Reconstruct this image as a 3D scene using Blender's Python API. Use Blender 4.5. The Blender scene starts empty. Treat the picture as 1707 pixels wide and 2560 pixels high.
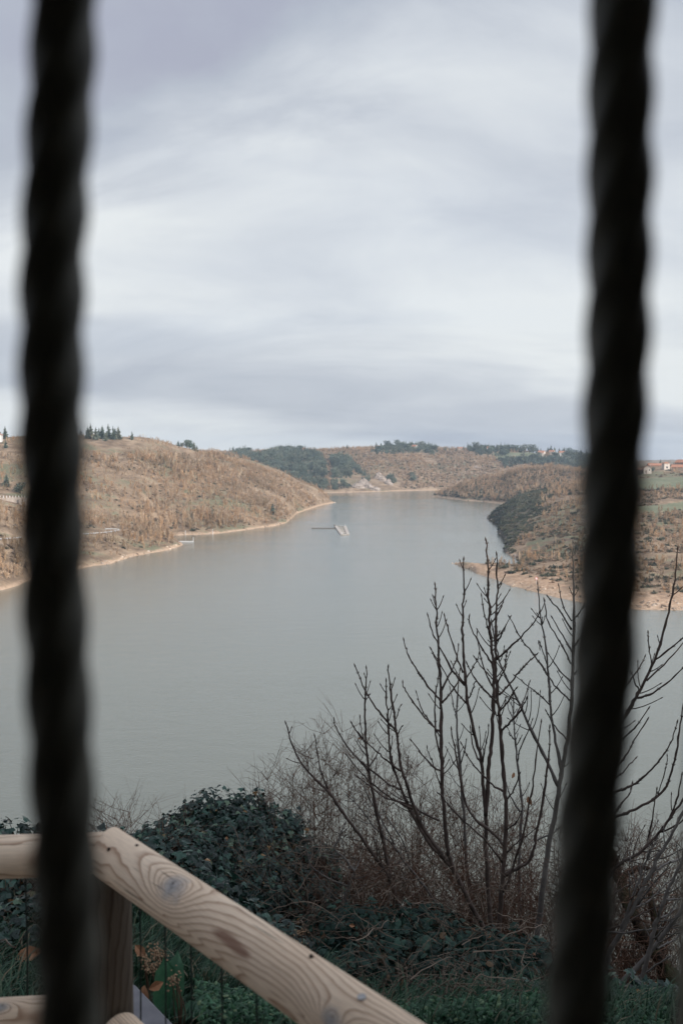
import bpy, math, random
import numpy as np
from mathutils import Vector

random.seed(7)
RNG = np.random.default_rng(11)
SC = bpy.context.scene
COL = SC.collection
R = math.radians

# ------------------------------------------------------------------ camera
EYE = 55.0                                   # eye height above the lake (m)
F = 35.0 / 36.0 * 2560.0                     # focal length in photo pixels
PITCH = math.atan(155.0 / F)                 # horizon sits at row 1125
cam_d = bpy.data.cameras.new('camera')
cam = bpy.data.objects.new('camera', cam_d)
COL.objects.link(cam)
cam_d.sensor_fit = 'VERTICAL'
cam_d.sensor_height = 36.0
cam_d.sensor_width = 24.0
cam_d.lens = 35.0
cam_d.clip_start = 0.02
cam_d.clip_end = 30000
cam.location = (0, 0, EYE)
cam.rotation_euler = (math.pi / 2 - PITCH, 0, 0)
cam_d.dof.use_dof = True
cam_d.dof.focus_distance = 7.2
cam_d.dof.aperture_fstop = 5.6
SC.camera = cam

# ------------------------------------------------------------------ world, sun, exposure
SUN_DIR = Vector((0.66, -0.68, 0.47)).normalized()
world = bpy.data.worlds.new('World')
SC.world = world
world.use_nodes = True
wn = world.node_tree
for n in list(wn.nodes):
    wn.nodes.remove(n)


class NT:
    """tiny helper to write node graphs"""
    def __init__(self, tree):
        self.t = tree

    def n(self, kind, **kw):
        nd = self.t.nodes.new(kind)
        ins = kw.pop('ins', {})
        for k, v in kw.items():
            setattr(nd, k, v)
        for k, v in ins.items():
            self.put(nd.inputs[k], v)
        return nd

    def put(self, sock, v):
        if isinstance(v, bpy.types.NodeSocket):
            self.t.links.new(v, sock)
        elif isinstance(v, bpy.types.Node):
            self.t.links.new(v.outputs[0], sock)
        else:
            sock.default_value = v

    def m(self, op, a, b=0.0, c=None):
        nd = self.t.nodes.new('ShaderNodeMath')
        nd.operation = op
        self.put(nd.inputs[0], a)
        self.put(nd.inputs[1], b)
        if c is not None:
            self.put(nd.inputs[2], c)
        return nd.outputs[0]

    def ramp(self, fac, stops, interp='LINEAR'):
        nd = self.t.nodes.new('ShaderNodeValToRGB')
        nd.color_ramp.interpolation = interp
        el = nd.color_ramp.elements
        while len(el) > 1:
            el.remove(el[-1])
        el[0].position = stops[0][0]
        c = stops[0][1]
        el[0].color = (*c, 1) if not isinstance(c, (int, float)) else (c, c, c, 1)
        for p, c in stops[1:]:
            e = el.new(p)
            e.color = (*c, 1) if not isinstance(c, (int, float)) else (c, c, c, 1)
        self.put(nd.inputs[0], fac)
        return nd.outputs[0]

    def mix(self, fac, a, b, blend='MIX'):
        nd = self.t.nodes.new('ShaderNodeMix')
        nd.data_type = 'RGBA'
        nd.blend_type = blend
        self.put(nd.inputs['Factor'], fac)
        for s, v in ((nd.inputs[6], a), (nd.inputs[7], b)):
            if isinstance(v, tuple) and len(v) == 3:
                v = (*v, 1)
            self.put(s, v)
        return nd.outputs[2]

    def noise(self, vec, scale, detail=4.0, rough=0.55, dist=0.0):
        nd = self.t.nodes.new('ShaderNodeTexNoise')
        if vec is not None:
            self.put(nd.inputs['Vector'], vec)
        nd.inputs['Scale'].default_value = scale
        nd.inputs['Detail'].default_value = detail
        nd.inputs['Roughness'].default_value = rough
        nd.inputs['Distortion'].default_value = dist
        return nd.outputs['Fac']


W = NT(wn)
tc = W.n('ShaderNodeTexCoord')
sep = W.n('ShaderNodeSeparateXYZ', ins={0: tc.outputs['Generated']})
sx, sy, sz = sep.outputs
zc = W.m('ADD', W.m('MAXIMUM', sz, 0.0), 0.27)
u = W.m('DIVIDE', sx, zc)
v = W.m('DIVIDE', sy, zc)
pv = W.n('ShaderNodeCombineXYZ', ins={0: u, 1: v, 2: 0.0})
sky = W.n('ShaderNodeTexSky', sky_type='NISHITA')
sky.sun_disc = False
sky.sun_elevation = math.asin(SUN_DIR.z)
sky.sun_rotation = math.atan2(SUN_DIR.x, SUN_DIR.y)
sky.altitude = 300
sky.air_density = 1.0
sky.dust_density = 1.5
sky_s = W.mix(1.0, sky.outputs[0], (0.105, 0.098, 0.108), 'MULTIPLY')
# cloud decks on flat layers overhead: soft veils, finer billows and long low streaks
def deck(loc, rot, scale, nscale, detail, rough, dist):
    mp = W.n('ShaderNodeMapping', ins={0: pv.outputs[0], 'Location': loc, 'Rotation': (0, 0, R(rot)), 'Scale': scale})
    return W.noise(mp.outputs[0], nscale, detail, rough, dist)


n1 = deck((1.3, 0.35, 0), 28, (0.45, 1.0, 1), 0.9, 4, 0.45, 0.3)
n2 = deck((4.1, 7.7, 0), -6, (0.8, 1.2, 1), 2.0, 8, 0.56, 0.6)
n3 = deck((2.1, 3.7, 0), 4, (0.38, 1.0, 1), 0.8, 7, 0.55, 0.5)
# a thicker bank lies over the far hills, a thinner veil edge slants overhead
vb = W.m('ADD', W.m('SUBTRACT', v, W.m('MULTIPLY', u, 0.5)), W.m('MULTIPLY', W.m('SUBTRACT', n3, 0.5), 0.8))
far_bank = W.n('ShaderNodeValToRGB')
el = far_bank.color_ramp.elements
el[0].position, el[0].color = 0.0, (0.5, 0.5, 0.5, 1)
el[1].position, el[1].color = 1.0, (0.66, 0.66, 0.66, 1)
for p_, c_ in ((0.36, 0.51), (0.44, 0.53), (0.52, 0.60), (0.61, 0.66), (0.67, 0.62), (0.735, 0.43), (0.81, 0.35), (0.88, 0.33), (0.94, 0.62)):
    e_ = el.new(p_)
    e_.color = (c_, c_, c_, 1)
W.put(far_bank.inputs[0], W.m('DIVIDE', vb, 3.75))
qd = W.m('ADD', W.m('ADD', v, W.m('MULTIPLY', u, 0.70)), W.m('MULTIPLY', W.m('SUBTRACT', n2, 0.5), 0.45))
veil = W.n('ShaderNodeMapRange', ins={0: qd, 1: 1.30, 2: 1.66, 3: -0.125, 4: 0.0}).outputs[0]
cl = W.m('ADD', W.m('MULTIPLY', n1, 0.25), W.m('ADD', W.m('MULTIPLY', n2, 0.22), W.m('MULTIPLY', n3, 0.16)))
cl = W.m('ADD', W.m('ADD', cl, W.m('MULTIPLY', far_bank.outputs[0], 0.38)), veil)
ccol = W.ramp(cl, [(0.36, (0.262, 0.275, 0.330)), (0.42, (0.300, 0.325, 0.368)), (0.47, (0.352, 0.376, 0.412)),
                   (0.515, (0.420, 0.444, 0.470)), (0.57, (0.498, 0.520, 0.528))])
# added fill: unseen cloud brightened round the sun behind and to the right
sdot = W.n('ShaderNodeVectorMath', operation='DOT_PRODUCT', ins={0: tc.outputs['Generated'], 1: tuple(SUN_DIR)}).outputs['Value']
fill_glow = W.m('ADD', 1.0, W.m('MULTIPLY', W.m('POWER', W.m('MAXIMUM', sdot, 0.0), 1.5), 2.7))
ccol = W.mix(1.0, ccol, fill_glow, 'MULTIPLY')
cov = W.ramp(n1, [(0.34, 0.90), (0.52, 0.98)])
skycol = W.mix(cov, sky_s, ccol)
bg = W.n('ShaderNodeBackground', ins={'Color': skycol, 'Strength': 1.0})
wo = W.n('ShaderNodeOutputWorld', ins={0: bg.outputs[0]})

sun_d = bpy.data.lights.new('sun', 'SUN')
sun_d.energy = 2.7
sun_d.angle = R(2.0)
sun_d.color = (1.0, 0.90, 0.78)
sun = bpy.data.objects.new('sun', sun_d)
COL.objects.link(sun)
sun.location = (40, -30, EYE + 60)
sun.rotation_euler = SUN_DIR.to_track_quat('Z', 'Y').to_euler()

SC.view_settings.view_transform = 'Standard'
SC.view_settings.look = 'None'
SC.view_settings.exposure = 0.70
SC.view_settings.gamma = 1.0
SC.view_settings.use_curve_mapping = False
SC.render.engine = 'CYCLES'
SC.cycles.use_denoising = True
SC.cycles.max_bounces = 6
SC.cycles.diffuse_bounces = 3
SC.cycles.glossy_bounces = 2
SC.cycles.transparent_max_bounces = 8
SC.cycles.volume_bounces = 0

# ------------------------------------------------------------------ helpers: space
CP, SP = math.cos(PITCH), math.sin(PITCH)


def ray(px, py):
    cx = (px - 853.5) / F
    cy = -(py - 1280.0) / F
    return Vector((cx, CP + cy * SP, cy * CP - SP))


def at(px, py, depth):
    """a point of the place, given by its direction and its distance"""
    return Vector((0, 0, EYE)) + ray(px, py) * depth


def on_level(px, py, z):
    d = ray(px, py)
    return Vector((0, 0, EYE)) + d * ((z - EYE) / d.z)


def project(X, Y, Z):
    dz = Z - EYE
    dep = Y * CP - dz * SP
    up = Y * SP + dz * CP
    return 853.5 + F * X / dep, 1280.0 - F * up / dep


# ------------------------------------------------------------------ helpers: objects
def tag(o, label=None, cat=None, group=None, kind=None):
    if label: o['label'] = label
    if cat: o['category'] = cat
    if group: o['group'] = group
    if kind: o['kind'] = kind
    return o


def empty(name, loc, label, cat, group=None, rz=0.0):
    o = bpy.data.objects.new(name, None)
    COL.objects.link(o)
    o.empty_display_size = 0.2
    o.location = loc
    o.rotation_euler = (0, 0, rz)
    return tag(o, label, cat, group)


class MB:
    """collects geometry for one mesh; points are given relative to `org`"""
    def __init__(self, org=(0, 0, 0)):
        self.v, self.f, self.n = [], [], 0
        self.org = np.array(org, float)

    def add(self, verts, faces):
        verts = np.asarray(verts, float).reshape(-1, 3)
        self.v.append(verts)
        for fc in faces:
            self.f.append([i + self.n for i in fc])
        self.n += len(verts)

    def bulk(self, verts, faces):
        """verts (K,n,3) copies of a template with faces list"""
        K, n, _ = verts.shape
        fa = [np.array(fc) for fc in faces]
        base = (np.arange(K) * n + self.n)
        for fc in fa:
            self.f.extend((base[:, None] + fc[None, :]).tolist())
        self.v.append(verts.reshape(-1, 3))
        self.n += K * n

    def box(self, lo, hi):
        (a, b, c), (d, e, f_) = lo, hi
        self.add([(a, b, c), (d, b, c), (d, e, c), (a, e, c), (a, b, f_), (d, b, f_), (d, e, f_), (a, e, f_)],
                 [(0, 3, 2, 1), (4, 5, 6, 7), (0, 1, 5, 4), (1, 2, 6, 5), (2, 3, 7, 6), (3, 0, 4, 7)])

    def tube(self, pts, rad, sides=5, cap=True):
        pts = np.asarray(pts, float)
        k = len(pts)
        rad = np.full(k, rad, float) if np.isscalar(rad) else np.asarray(rad, float)
        tan = np.gradient(pts, axis=0)
        tan /= np.linalg.norm(tan, axis=1)[:, None] + 1e-12
        ref = np.array([0.0, 0, 1]) if abs(tan[0][2]) < 0.9 else np.array([1.0, 0, 0])
        a = np.cross(tan, ref)
        a /= np.linalg.norm(a, axis=1)[:, None] + 1e-12
        b = np.cross(tan, a)
        th = np.linspace(0, 2 * math.pi, sides, endpoint=False)
        ring = (a[:, None, :] * np.cos(th)[None, :, None] + b[:, None, :] * np.sin(th)[None, :, None])
        vs = pts[:, None, :] + ring * rad[:, None, None]
        fs = []
        for i in range(k - 1):
            for j in range(sides):
                j2 = (j + 1) % sides
                fs.append((i * sides + j, (i + 1) * sides + j, (i + 1) * sides + j2, i * sides + j2))
        if cap:
            fs.append(tuple(range(sides)))
            fs.append(tuple(range((k - 1) * sides, k * sides))[::-1])
        self.add(vs.reshape(-1, 3), fs)

    def mesh(self, name, mat, smooth=False):
        me = bpy.data.meshes.new(name)
        vs = np.concatenate(self.v) - self.org if self.v else np.zeros((0, 3))
        me.from_pydata(vs.tolist(), [], self.f)
        if mat is not None:
            me.materials.append(mat)
        if smooth:
            me.polygons.foreach_set('use_smooth', [True] * len(me.polygons))
        me.update()
        return me

    def build(self, name, mat, parent=None, smooth=False, loc=None):
        o = bpy.data.objects.new(name, self.mesh(name, mat, smooth))
        COL.objects.link(o)
        if parent is not None:
            o.parent = parent
        if loc is not None:
            o.location = loc
        return o


def copy_tree(o, parent=None):
    c = o.copy()
    COL.objects.link(c)
    c.parent = parent
    for ch in [x for x in COL.objects if x.parent == o]:
        copy_tree(ch, c)
    return c


def smooth_line(pts, n=4):
    """Catmull-Rom through pts, n samples per span"""
    p = np.asarray(pts, float)
    if len(p) < 3:
        return p
    q = np.vstack([2 * p[0] - p[1], p, 2 * p[-1] - p[-2]])
    out = []
    for i in range(len(p) - 1):
        p0, p1, p2, p3 = q[i], q[i + 1], q[i + 2], q[i + 3]
        for t in np.linspace(0, 1, n, endpoint=False):
            out.append(0.5 * ((2 * p1) + (-p0 + p2) * t + (2 * p0 - 5 * p1 + 4 * p2 - p3) * t * t + (-p0 + 3 * p1 - 3 * p2 + p3) * t ** 3))
    out.append(p[-1])
    return np.array(out)


# ------------------------------------------------------------------ helpers: materials
def mat(name, rough=0.8, spec=0.3):
    m = bpy.data.materials.new(name)
    m.use_nodes = True
    t = m.node_tree
    b = t.nodes['Principled BSDF']
    b.inputs['Roughness'].default_value = rough
    b.inputs['Specular IOR Level'].default_value = spec
    return m, NT(t), b


def bump(N, b, height, strength, dist):
    bn = N.n('ShaderNodeBump', ins={'Strength': strength, 'Distance': dist, 'Height': height})
    N.put(b.inputs['Normal'], bn.outputs[0])


def plain(name, c1, c2, scale, rough=0.8, spec=0.3, bmp=0.0, bdist=0.01, coords='Object', detail=5):
    m, N, b = mat(name, rough, spec)
    t = N.n('ShaderNodeTexCoord')
    nz = N.noise(t.outputs[coords], scale, detail, 0.6)
    N.put(b.inputs['Base Color'], N.ramp(nz, [(0.3, c1), (0.7, c2)]))
    if bmp:
        bump(N, b, nz, bmp, bdist)
    return m


def per_copy(name, stops, rough=0.85, spec=0.2, noise_scale=0.6, transl=0.0):
    """colour varies from copy to copy and a little inside each"""
    m, N, b = mat(name, rough, spec)
    oi = N.n('ShaderNodeObjectInfo')
    c = N.ramp(oi.outputs['Random'], stops)
    g = N.n('ShaderNodeNewGeometry')
    nz = N.noise(g.outputs['Position'], noise_scale, 3, 0.6)
    c2 = N.mix(1.0, c, N.ramp(nz, [(0.3, 0.72), (0.7, 1.28)]), 'MULTIPLY')
    reg = N.noise(g.outputs['Position'], 0.03, 3, 0.55)
    c2 = N.mix(1.0, c2, N.ramp(reg, [(0.36, (0.56, 0.55, 0.50)), (0.48, (0.86, 0.83, 0.79)), (0.62, (1.08, 1.01, 0.93))]), 'MULTIPLY')
    N.put(b.inputs['Base Color'], c2)
    return m


def leaf_mat(name, stops, rough=0.4, spec=0.5, transl=0.15, scale=14.0):
    m, N, b = mat(name, rough, spec)
    g = N.n('ShaderNodeNewGeometry')
    isl = g.outputs['Random Per Island']
    c = N.ramp(isl, stops)
    N.put(b.inputs['Base Color'], c)
    tr = N.n('ShaderNodeBsdfTranslucent', ins={'Color': c})
    mx = N.n('ShaderNodeMixShader', ins={0: transl, 1: b.outputs[0], 2: tr.outputs[0]})
    out = m.node_tree.nodes['Material Output']
    N.put(out.inputs['Surface'], mx.outputs[0])
    return m


# ------------------------------------------------------------------ noise on the ground plane
def vnoise(x, y, seed=0):
    xi, yi = np.floor(x).astype(np.int64), np.floor(y).astype(np.int64)
    fx, fy = x - xi, y - yi
    fx = fx * fx * (3 - 2 * fx)
    fy = fy * fy * (3 - 2 * fy)

    def h(a, b):
        n = (a * 374761393 + b * 668265263 + seed * 974711) & 0x7fffffff
        n = ((n ^ (n >> 13)) * 1274126177) & 0x7fffffff
        return ((n ^ (n >> 16)) & 0xffff) / 65535.0
    return (h(xi, yi) * (1 - fx) + h(xi + 1, yi) * fx) * (1 - fy) + (h(xi, yi + 1) * (1 - fx) + h(xi + 1, yi + 1) * fx) * fy


def fbm(x, y, seed=0, oct=4):
    s, a, t = 0.0, 1.0, 0.0
    for i in range(oct):
        s = s + a * (vnoise(x * 2 ** i, y * 2 ** i, seed + i) - 0.5)
        t += a
        a *= 0.5
    return s / t


# ------------------------------------------------------------------ the valley: land round the lake
def shore_y(row):
    return EYE * F / (row - 1125.0)


def ridge_z(row, Y):
    return EYE - Y * (row - 1125.0) / F


def U(px):
    return (px - 853.5) / F


class Land:
    """a body of land: for each bearing a waterline, a crest and a back slope"""
    def __init__(self, shore, crest, back, power=1.0):
        self.su, self.sy = np.array([U(p) for p, _ in shore]), np.array([shore_y(r) for _, r in shore])
        self.cu = np.array([U(p) for p, _, _ in crest])
        self.cy = np.array([y for _, _, y in crest])
        self.cz = np.array([ridge_z(r, y) for _, r, y in crest])
        self.bu = np.array([U(p) for p, _, _ in back])
        self.bd = np.array([d for _, d, _ in back])
        self.bz = np.array([z for _, _, z in back])
        self.lo, self.hi = max(self.su.min(), self.cu.min()), min(self.su.max(), self.cu.max())
        self.power = power

    @staticmethod
    def interp(u, xs, ys):
        o = np.argsort(xs)
        return np.interp(u, xs[o], ys[o])

    def h(self, X, Y):
        u = X / np.maximum(Y, 1)
        y0 = self.interp(u, self.su, self.sy)
        y1 = np.maximum(self.interp(u, self.cu, self.cy), y0 + 2)
        z1 = np.maximum(self.interp(u, self.cu, self.cz), 0.1)
        bd = self.interp(u, self.bu, self.bd)
        bz = self.interp(u, self.bu, self.bz)
        t = np.clip((Y - y0) / (y1 - y0), 0, 1)
        sh = (1.5 * t - 0.5 * t ** 3) * self.power + t * (1 - self.power)
        up = z1 * sh
        tb = np.clip((Y - y1) / bd, 0, 1)
        tb = tb * tb * (3 - 2 * tb)
        z = np.where(Y < y0, -(y0 - Y) * 0.25, np.where(Y < y1, up, z1 * (1 - tb) + bz * tb))
        out = np.maximum(self.lo - u, u - self.hi)
        z = np.where(out > 0, -0.5 - out * Y * 0.3, z)
        return np.maximum(z, -8.0)


LAND_A = Land([(835, 1257), (799, 1264), (767, 1275), (741, 1284), (733, 1295), (719, 1307), (671, 1318), (604, 1327), (534, 1334), (464, 1337), (400, 1341), (300, 1352), (200, 1365), (0, 1390), (-300, 1420), (-900, 1500), (-2500, 1700)],
              [(835, 1257, 1037), (824, 1251, 1045), (808, 1236, 1050), (783, 1217, 1055), (751, 1201, 1060), (706, 1179, 1060), (642, 1158, 1055), (591, 1144, 1050), (543, 1136, 1030), (496, 1129, 1000), (441, 1117, 960), (400, 1105, 930), (350, 1098, 905), (300, 1096, 900), (200, 1095, 880), (100, 1090, 870), (0, 1097, 860), (-300, 1092, 850), (-900, 1095, 800), (-2500, 1080, 700)],
              [(835, 60, -8), (700, 150, -8), (560, 260, 10), (450, 400, 30), (300, 500, 50), (-2500, 500, 50)], 0.75)
LAND_B = Land([(457, 1363), (440, 1369), (417, 1377), (370, 1386), (325, 1394), (275, 1411), (230, 1415), (191, 1423), (65, 1455), (0, 1476), (-300, 1540), (-900, 1650), (-2500, 1900)],
              [(457, 1362.5, 578), (435, 1351, 585), (413, 1340, 592), (380, 1322, 605), (300, 1308, 612), (200, 1288, 605), (65, 1262, 575), (0, 1252, 560), (-300, 1220, 540), (-900, 1180, 500), (-2500, 1150, 400)],
              [(457, 12, -6), (413, 22, -6), (370, 30, -4), (300, 60, 6), (200, 60, 14), (0, 60, 27), (-2500, 60, 40)], 0.6)
LAND_C = Land([(-2500, 1226), (500, 1228), (800, 1232.5), (870, 1231), (960, 1229), (1000, 1227), (1100, 1225), (1300, 1222), (1707, 1220), (4500, 1220)],
              [(-2500, 1132, 1700), (450, 1133, 1740), (600, 1133, 1740), (700, 1130, 1740), (800, 1129, 1740), (927, 1124, 1740), (1050, 1122, 1740), (1119, 1126, 1740), (1278, 1127, 1740), (1332, 1134, 1700), (1448, 1144, 1650), (1600, 1166, 1600), (1707, 1168, 1600), (4500, 1150, 1500)],
              [(-2500, 900, 46), (1278, 900, 46), (1600, 600, 22), (4500, 600, 30)], 0.9)
LAND_D = Land([(1075, 1241), (1110, 1245), (1160, 1251), (1210, 1255), (1262, 1260), (1400, 1270), (1707, 1280), (3500, 1290)],
              [(1075, 1241, 1182), (1100, 1233, 1192), (1119, 1226, 1197), (1160, 1209, 1200), (1199, 1197, 1200), (1246, 1188, 1200), (1278, 1179, 1200), (1371, 1172, 1180), (1448, 1182, 1150), (1600, 1200, 1120), (1707, 1200, 1120), (3500, 1180, 1100)],
              [(1075, 40, -8), (1200, 140, -8), (1300, 160, 12), (1450, 200, 20), (3500, 200, 25)], 0.85)
LAND_E = Land([(1218, 1298), (1230, 1309), (1247, 1322), (1256, 1345), (1257, 1379), (1270, 1391), (1293, 1400), (1330, 1418), (1380, 1450), (1460, 1490), (1584, 1512), (1707, 1516), (2200, 1520), (4500, 1540)],
              [(1218, 1298, 793), (1224, 1291, 806), (1232, 1284, 815), (1262, 1264, 832), (1293, 1243, 842), (1348, 1228, 845), (1410, 1216, 845), (1500, 1202, 865), (1588, 1181, 905), (1650, 1170, 950), (1707, 1163, 1000), (2200, 1155, 1050), (4500, 1120, 1100)],
              [(1218, 30, -8), (1300, 90, -8), (1400, 150, 2), (1550, 200, 25), (4500, 300, 40)], 0.35)
LAND_F = Land([(1131, 1407.5), (1150, 1413), (1177, 1425), (1189, 1435), (1230, 1449), (1274, 1464), (1348, 1484), (1460, 1507), (1584, 1526), (1707, 1528), (2200, 1532), (4500, 1560)],
              [(1131, 1407, 486), (1160, 1408, 474), (1200, 1414, 462), (1274, 1424, 448), (1348, 1430, 440), (1460, 1440, 430), (1584, 1450, 430), (1707, 1452, 430), (4500, 1460, 430)],
              [(1131, 4, -6), (1160, 14, -6), (1200, 24, -6), (1274, 40, -5), (1300, 60, 2), (1460, 60, 5), (4500, 60, 6)], 0.5)
for L_ in (LAND_F,):
    L_.cz = np.array([0.15, 1.0, 1.6, 2.4, 3.2, 4.2, 4.6, 4.6, 4.6])
LANDS = [LAND_A, LAND_B, LAND_C, LAND_D, LAND_E, LAND_F]


def ground(X, Y):
    """height of the valley's land above the lake"""
    X, Y = np.asarray(X, float), np.asarray(Y, float)
    wob = fbm(X / 26.0, Y / 26.0, 31, 3)
    Xw = X + wob * 7.0
    Yw = Y + fbm(X / 22.0 + 40, Y / 22.0, 57, 3) * 12.0 * np.clip((Y - 300) / 300, 0.3, 1)
    z = LANDS[0].h(Xw, Yw)
    for L in LANDS[1:]:
        z = np.maximum(z, L.h(Xw, Yw))
    amp = np.clip(z / 14.0, 0, 1)
    z = z + amp * (fbm(X / 85.0, Y / 85.0, 3, 4) * 6.0 + fbm(X / 16.0, Y / 16.0, 9, 3) * 2.2)
    bank = np.clip(z / 0.8, 0, 1) * 0.7
    return np.where(z > 0, z + bank, z)


# which land is grass, sand, field or wood: design areas by bearing and range
def poly_mask(px, py, poly):
    inside = np.zeros(px.shape, bool)
    n = len(poly)
    j = n - 1
    for i in range(n):
        xi, yi = poly[i]
        xj, yj = poly[j]
        c = ((yi > py) != (yj > py)) & (px < (xj - xi) * (py - yi) / (yj - yi + 1e-9) + xi)
        inside ^= c
        j = i
    return inside


FIELD_1 = [(1560, 1200), (1650, 1193), (1800, 1190), (1800, 1222), (1640, 1224), (1560, 1226)]
FIELD_2 = [(1590, 1266), (1650, 1262), (1720, 1252), (1800, 1250), (1800, 1262), (1720, 1272), (1640, 1282), (1595, 1282)]
FIELD_3 = [(1230, 1132), (1340, 1130), (1345, 1142), (1240, 1148)]
GREEN_PATCH = [(1300, 1400), (1420, 1400), (1520, 1340), (1720, 1330), (1720, 1285), (1440, 1250), (1400, 1262), (1340, 1300)]

# --- the terrain sheet
NU, NY = 640, 330
ucol = np.concatenate([np.linspace(-1.3, -0.46, 50, endpoint=False), np.linspace(-0.46, 0.46, NU - 100), np.linspace(0.46, 1.3, 51)[1:]])
yrow = np.concatenate([np.geomspace(230, 2000, NY - 20), np.geomspace(2000, 2900, 21)[1:]])
UU, YY = np.meshgrid(ucol, yrow)
XX = UU * YY
ZZ = ground(XX, YY)
nu, ny = len(ucol), len(yrow)
idx = np.arange(nu * ny).reshape(ny, nu)
quads = np.stack([idx[:-1, :-1], idx[:-1, 1:], idx[1:, 1:], idx[1:, :-1]], -1).reshape(-1, 4)
keep = (ZZ.reshape(-1)[quads] > -6.5).any(1)
quads = quads[keep]
me = bpy.data.meshes.new('terrain')
me.from_pydata(np.stack([XX, YY, ZZ], -1).reshape(-1, 3).tolist(), [], quads.tolist())
PXX, PYY = project(XX, YY, ZZ)
fld = np.zeros(XX.shape)
for poly in (FIELD_1, FIELD_2, FIELD_3):
    fld = np.maximum(fld, poly_mask(PXX, PYY, poly) & (YY > (300 if poly is not FIELD_3 else 1400)) & (YY < (1100 if poly is not FIELD_3 else 2500)))
lush = 0.8 * (poly_mask(PXX, PYY, GREEN_PATCH) & (YY < 900))
straw = ((PXX > 1100) & (YY < 470 + 25 * fbm(XX / 9.0, YY / 9.0, 17, 2)) & (ZZ < 2.7 + 3 * fbm(XX / 15.0, YY / 15.0, 18, 2))).astype(float)
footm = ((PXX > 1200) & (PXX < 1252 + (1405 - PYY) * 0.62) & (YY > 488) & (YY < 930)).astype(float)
for nm, arr in (('field', fld), ('lush', lush), ('straw', straw), ('foot', footm)):
    a = me.attributes.new(nm, 'FLOAT', 'POINT')
    a.data.foreach_set('value', arr.astype(np.float32).ravel())
me.polygons.foreach_set('use_smooth', [True] * len(me.polygons))
terrain = bpy.data.objects.new('hills', me)
COL.objects.link(terrain)
tag(terrain, 'dry brown grassy hills round the lake with sandy banks', None, None, 'structure')

m, N, b = mat('dry_hillside', 0.95, 0.1)
g = N.n('ShaderNodeNewGeometry')
pos = g.outputs['Position']
big = N.noise(pos, 0.018, 4, 0.55)
mid = N.noise(pos, 0.09, 5, 0.6)
fine = N.noise(pos, 0.7, 4, 0.65)
dry = N.ramp(mid, [(0.30, (0.14, 0.100, 0.068)), (0.46, (0.22, 0.160, 0.108)), (0.58, (0.31, 0.228, 0.155)), (0.74, (0.41, 0.32, 0.23))])
grn = N.ramp(fine, [(0.3, (0.085, 0.105, 0.060)), (0.7, (0.16, 0.175, 0.11))])
patch = N.ramp(N.m('ADD', N.m('MULTIPLY', big, 0.55), N.m('MULTIPLY', mid, 0.45)), [(0.52, 0.0), (0.60, 0.75)])
lsh = N.n('ShaderNodeAttribute', attribute_name='lush')
patch = N.m('MAXIMUM', patch, N.m('MULTIPLY', lsh.outputs['Fac'], N.ramp(mid, [(0.42, 0.0), (0.55, 1.0)])))
base = N.mix(patch, dry, grn)
fa = N.n('ShaderNodeAttribute', attribute_name='field')
meadow = N.ramp(mid, [(0.3, (0.135, 0.155, 0.095)), (0.7, (0.205, 0.205, 0.135))])
base = N.mix(fa.outputs['Fac'], base, meadow)
base = N.mix(1.0, base, N.ramp(fine, [(0.25, 0.72), (0.75, 1.25)]), 'MULTIPLY')
zz = N.n('ShaderNodeSeparateXYZ', ins={0: pos}).outputs[2]
sandm = N.ramp(N.m('ADD', zz, N.m('MULTIPLY', N.m('SUBTRACT', fine, 0.5), 1.3)), [(0.0, 1.0), (0.55, 1.0), (1.0, 0.0)])
sandm2 = N.n('ShaderNodeMapRange', ins={0: N.m('ADD', zz, N.m('ADD', N.m('MULTIPLY', N.m('SUBTRACT', mid, 0.5), 3.6), N.m('MULTIPLY', N.m('SUBTRACT', fine, 0.5), 1.6))), 1: 0.6, 2: 1.4, 3: 1.0, 4: 0.0}).outputs[0]
sand = N.ramp(fine, [(0.3, (0.30, 0.205, 0.135)), (0.55, (0.44, 0.32, 0.225)), (0.8, (0.60, 0.50, 0.40))])
stw = N.n('ShaderNodeAttribute', attribute_name='straw').outputs['Fac']
base = N.mix(N.m('MULTIPLY', stw, N.ramp(mid, [(0.36, 0.25), (0.5, 1.0)])), base, N.ramp(fine, [(0.3, (0.26, 0.165, 0.105)), (0.5, (0.40, 0.275, 0.185)), (0.75, (0.54, 0.41, 0.30))]))
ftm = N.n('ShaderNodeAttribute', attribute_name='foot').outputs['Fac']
base = N.mix(sandm2, base, sand)
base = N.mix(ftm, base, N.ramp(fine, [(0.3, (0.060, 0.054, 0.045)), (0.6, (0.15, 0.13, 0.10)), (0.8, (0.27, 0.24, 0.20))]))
N.put(b.inputs['Base Color'], base)
bump(N, b, N.m('ADD', fine, N.m('MULTIPLY', mid, 3.0)), 0.5, 1.0)
me.materials.append(m)

# --- the lake
m, N, b = mat('lake_water', 0.10, 0.5)
g = N.n('ShaderNodeNewGeometry')
pos = g.outputs['Position']
mpw = N.n('ShaderNodeMapping', ins={0: pos, 'Rotation': (0, 0, R(28)), 'Scale': (1.0, 2.3, 1.0)})
w1 = N.noise(mpw.outputs[0], 1.0, 4, 0.6, 0.4)
mpw2 = N.n('ShaderNodeMapping', ins={0: pos, 'Rotation': (0, 0, R(-12)), 'Scale': (1.0, 2.0, 1.0)})
w2 = N.noise(mpw2.outputs[0], 0.11, 4, 0.55, 0.3)
w3 = N.noise(N.n('ShaderNodeMapping', ins={0: pos, 'Rotation': (0, 0, R(12)), 'Scale': (0.5, 1.3, 1)}).outputs[0], 0.012, 4, 0.55, 0.4)
hgt = N.m('ADD', N.m('MULTIPLY', w1, 0.55), N.m('MULTIPLY', w2, 0.9))
bump(N, b, hgt, 0.24, 0.40)
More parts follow.
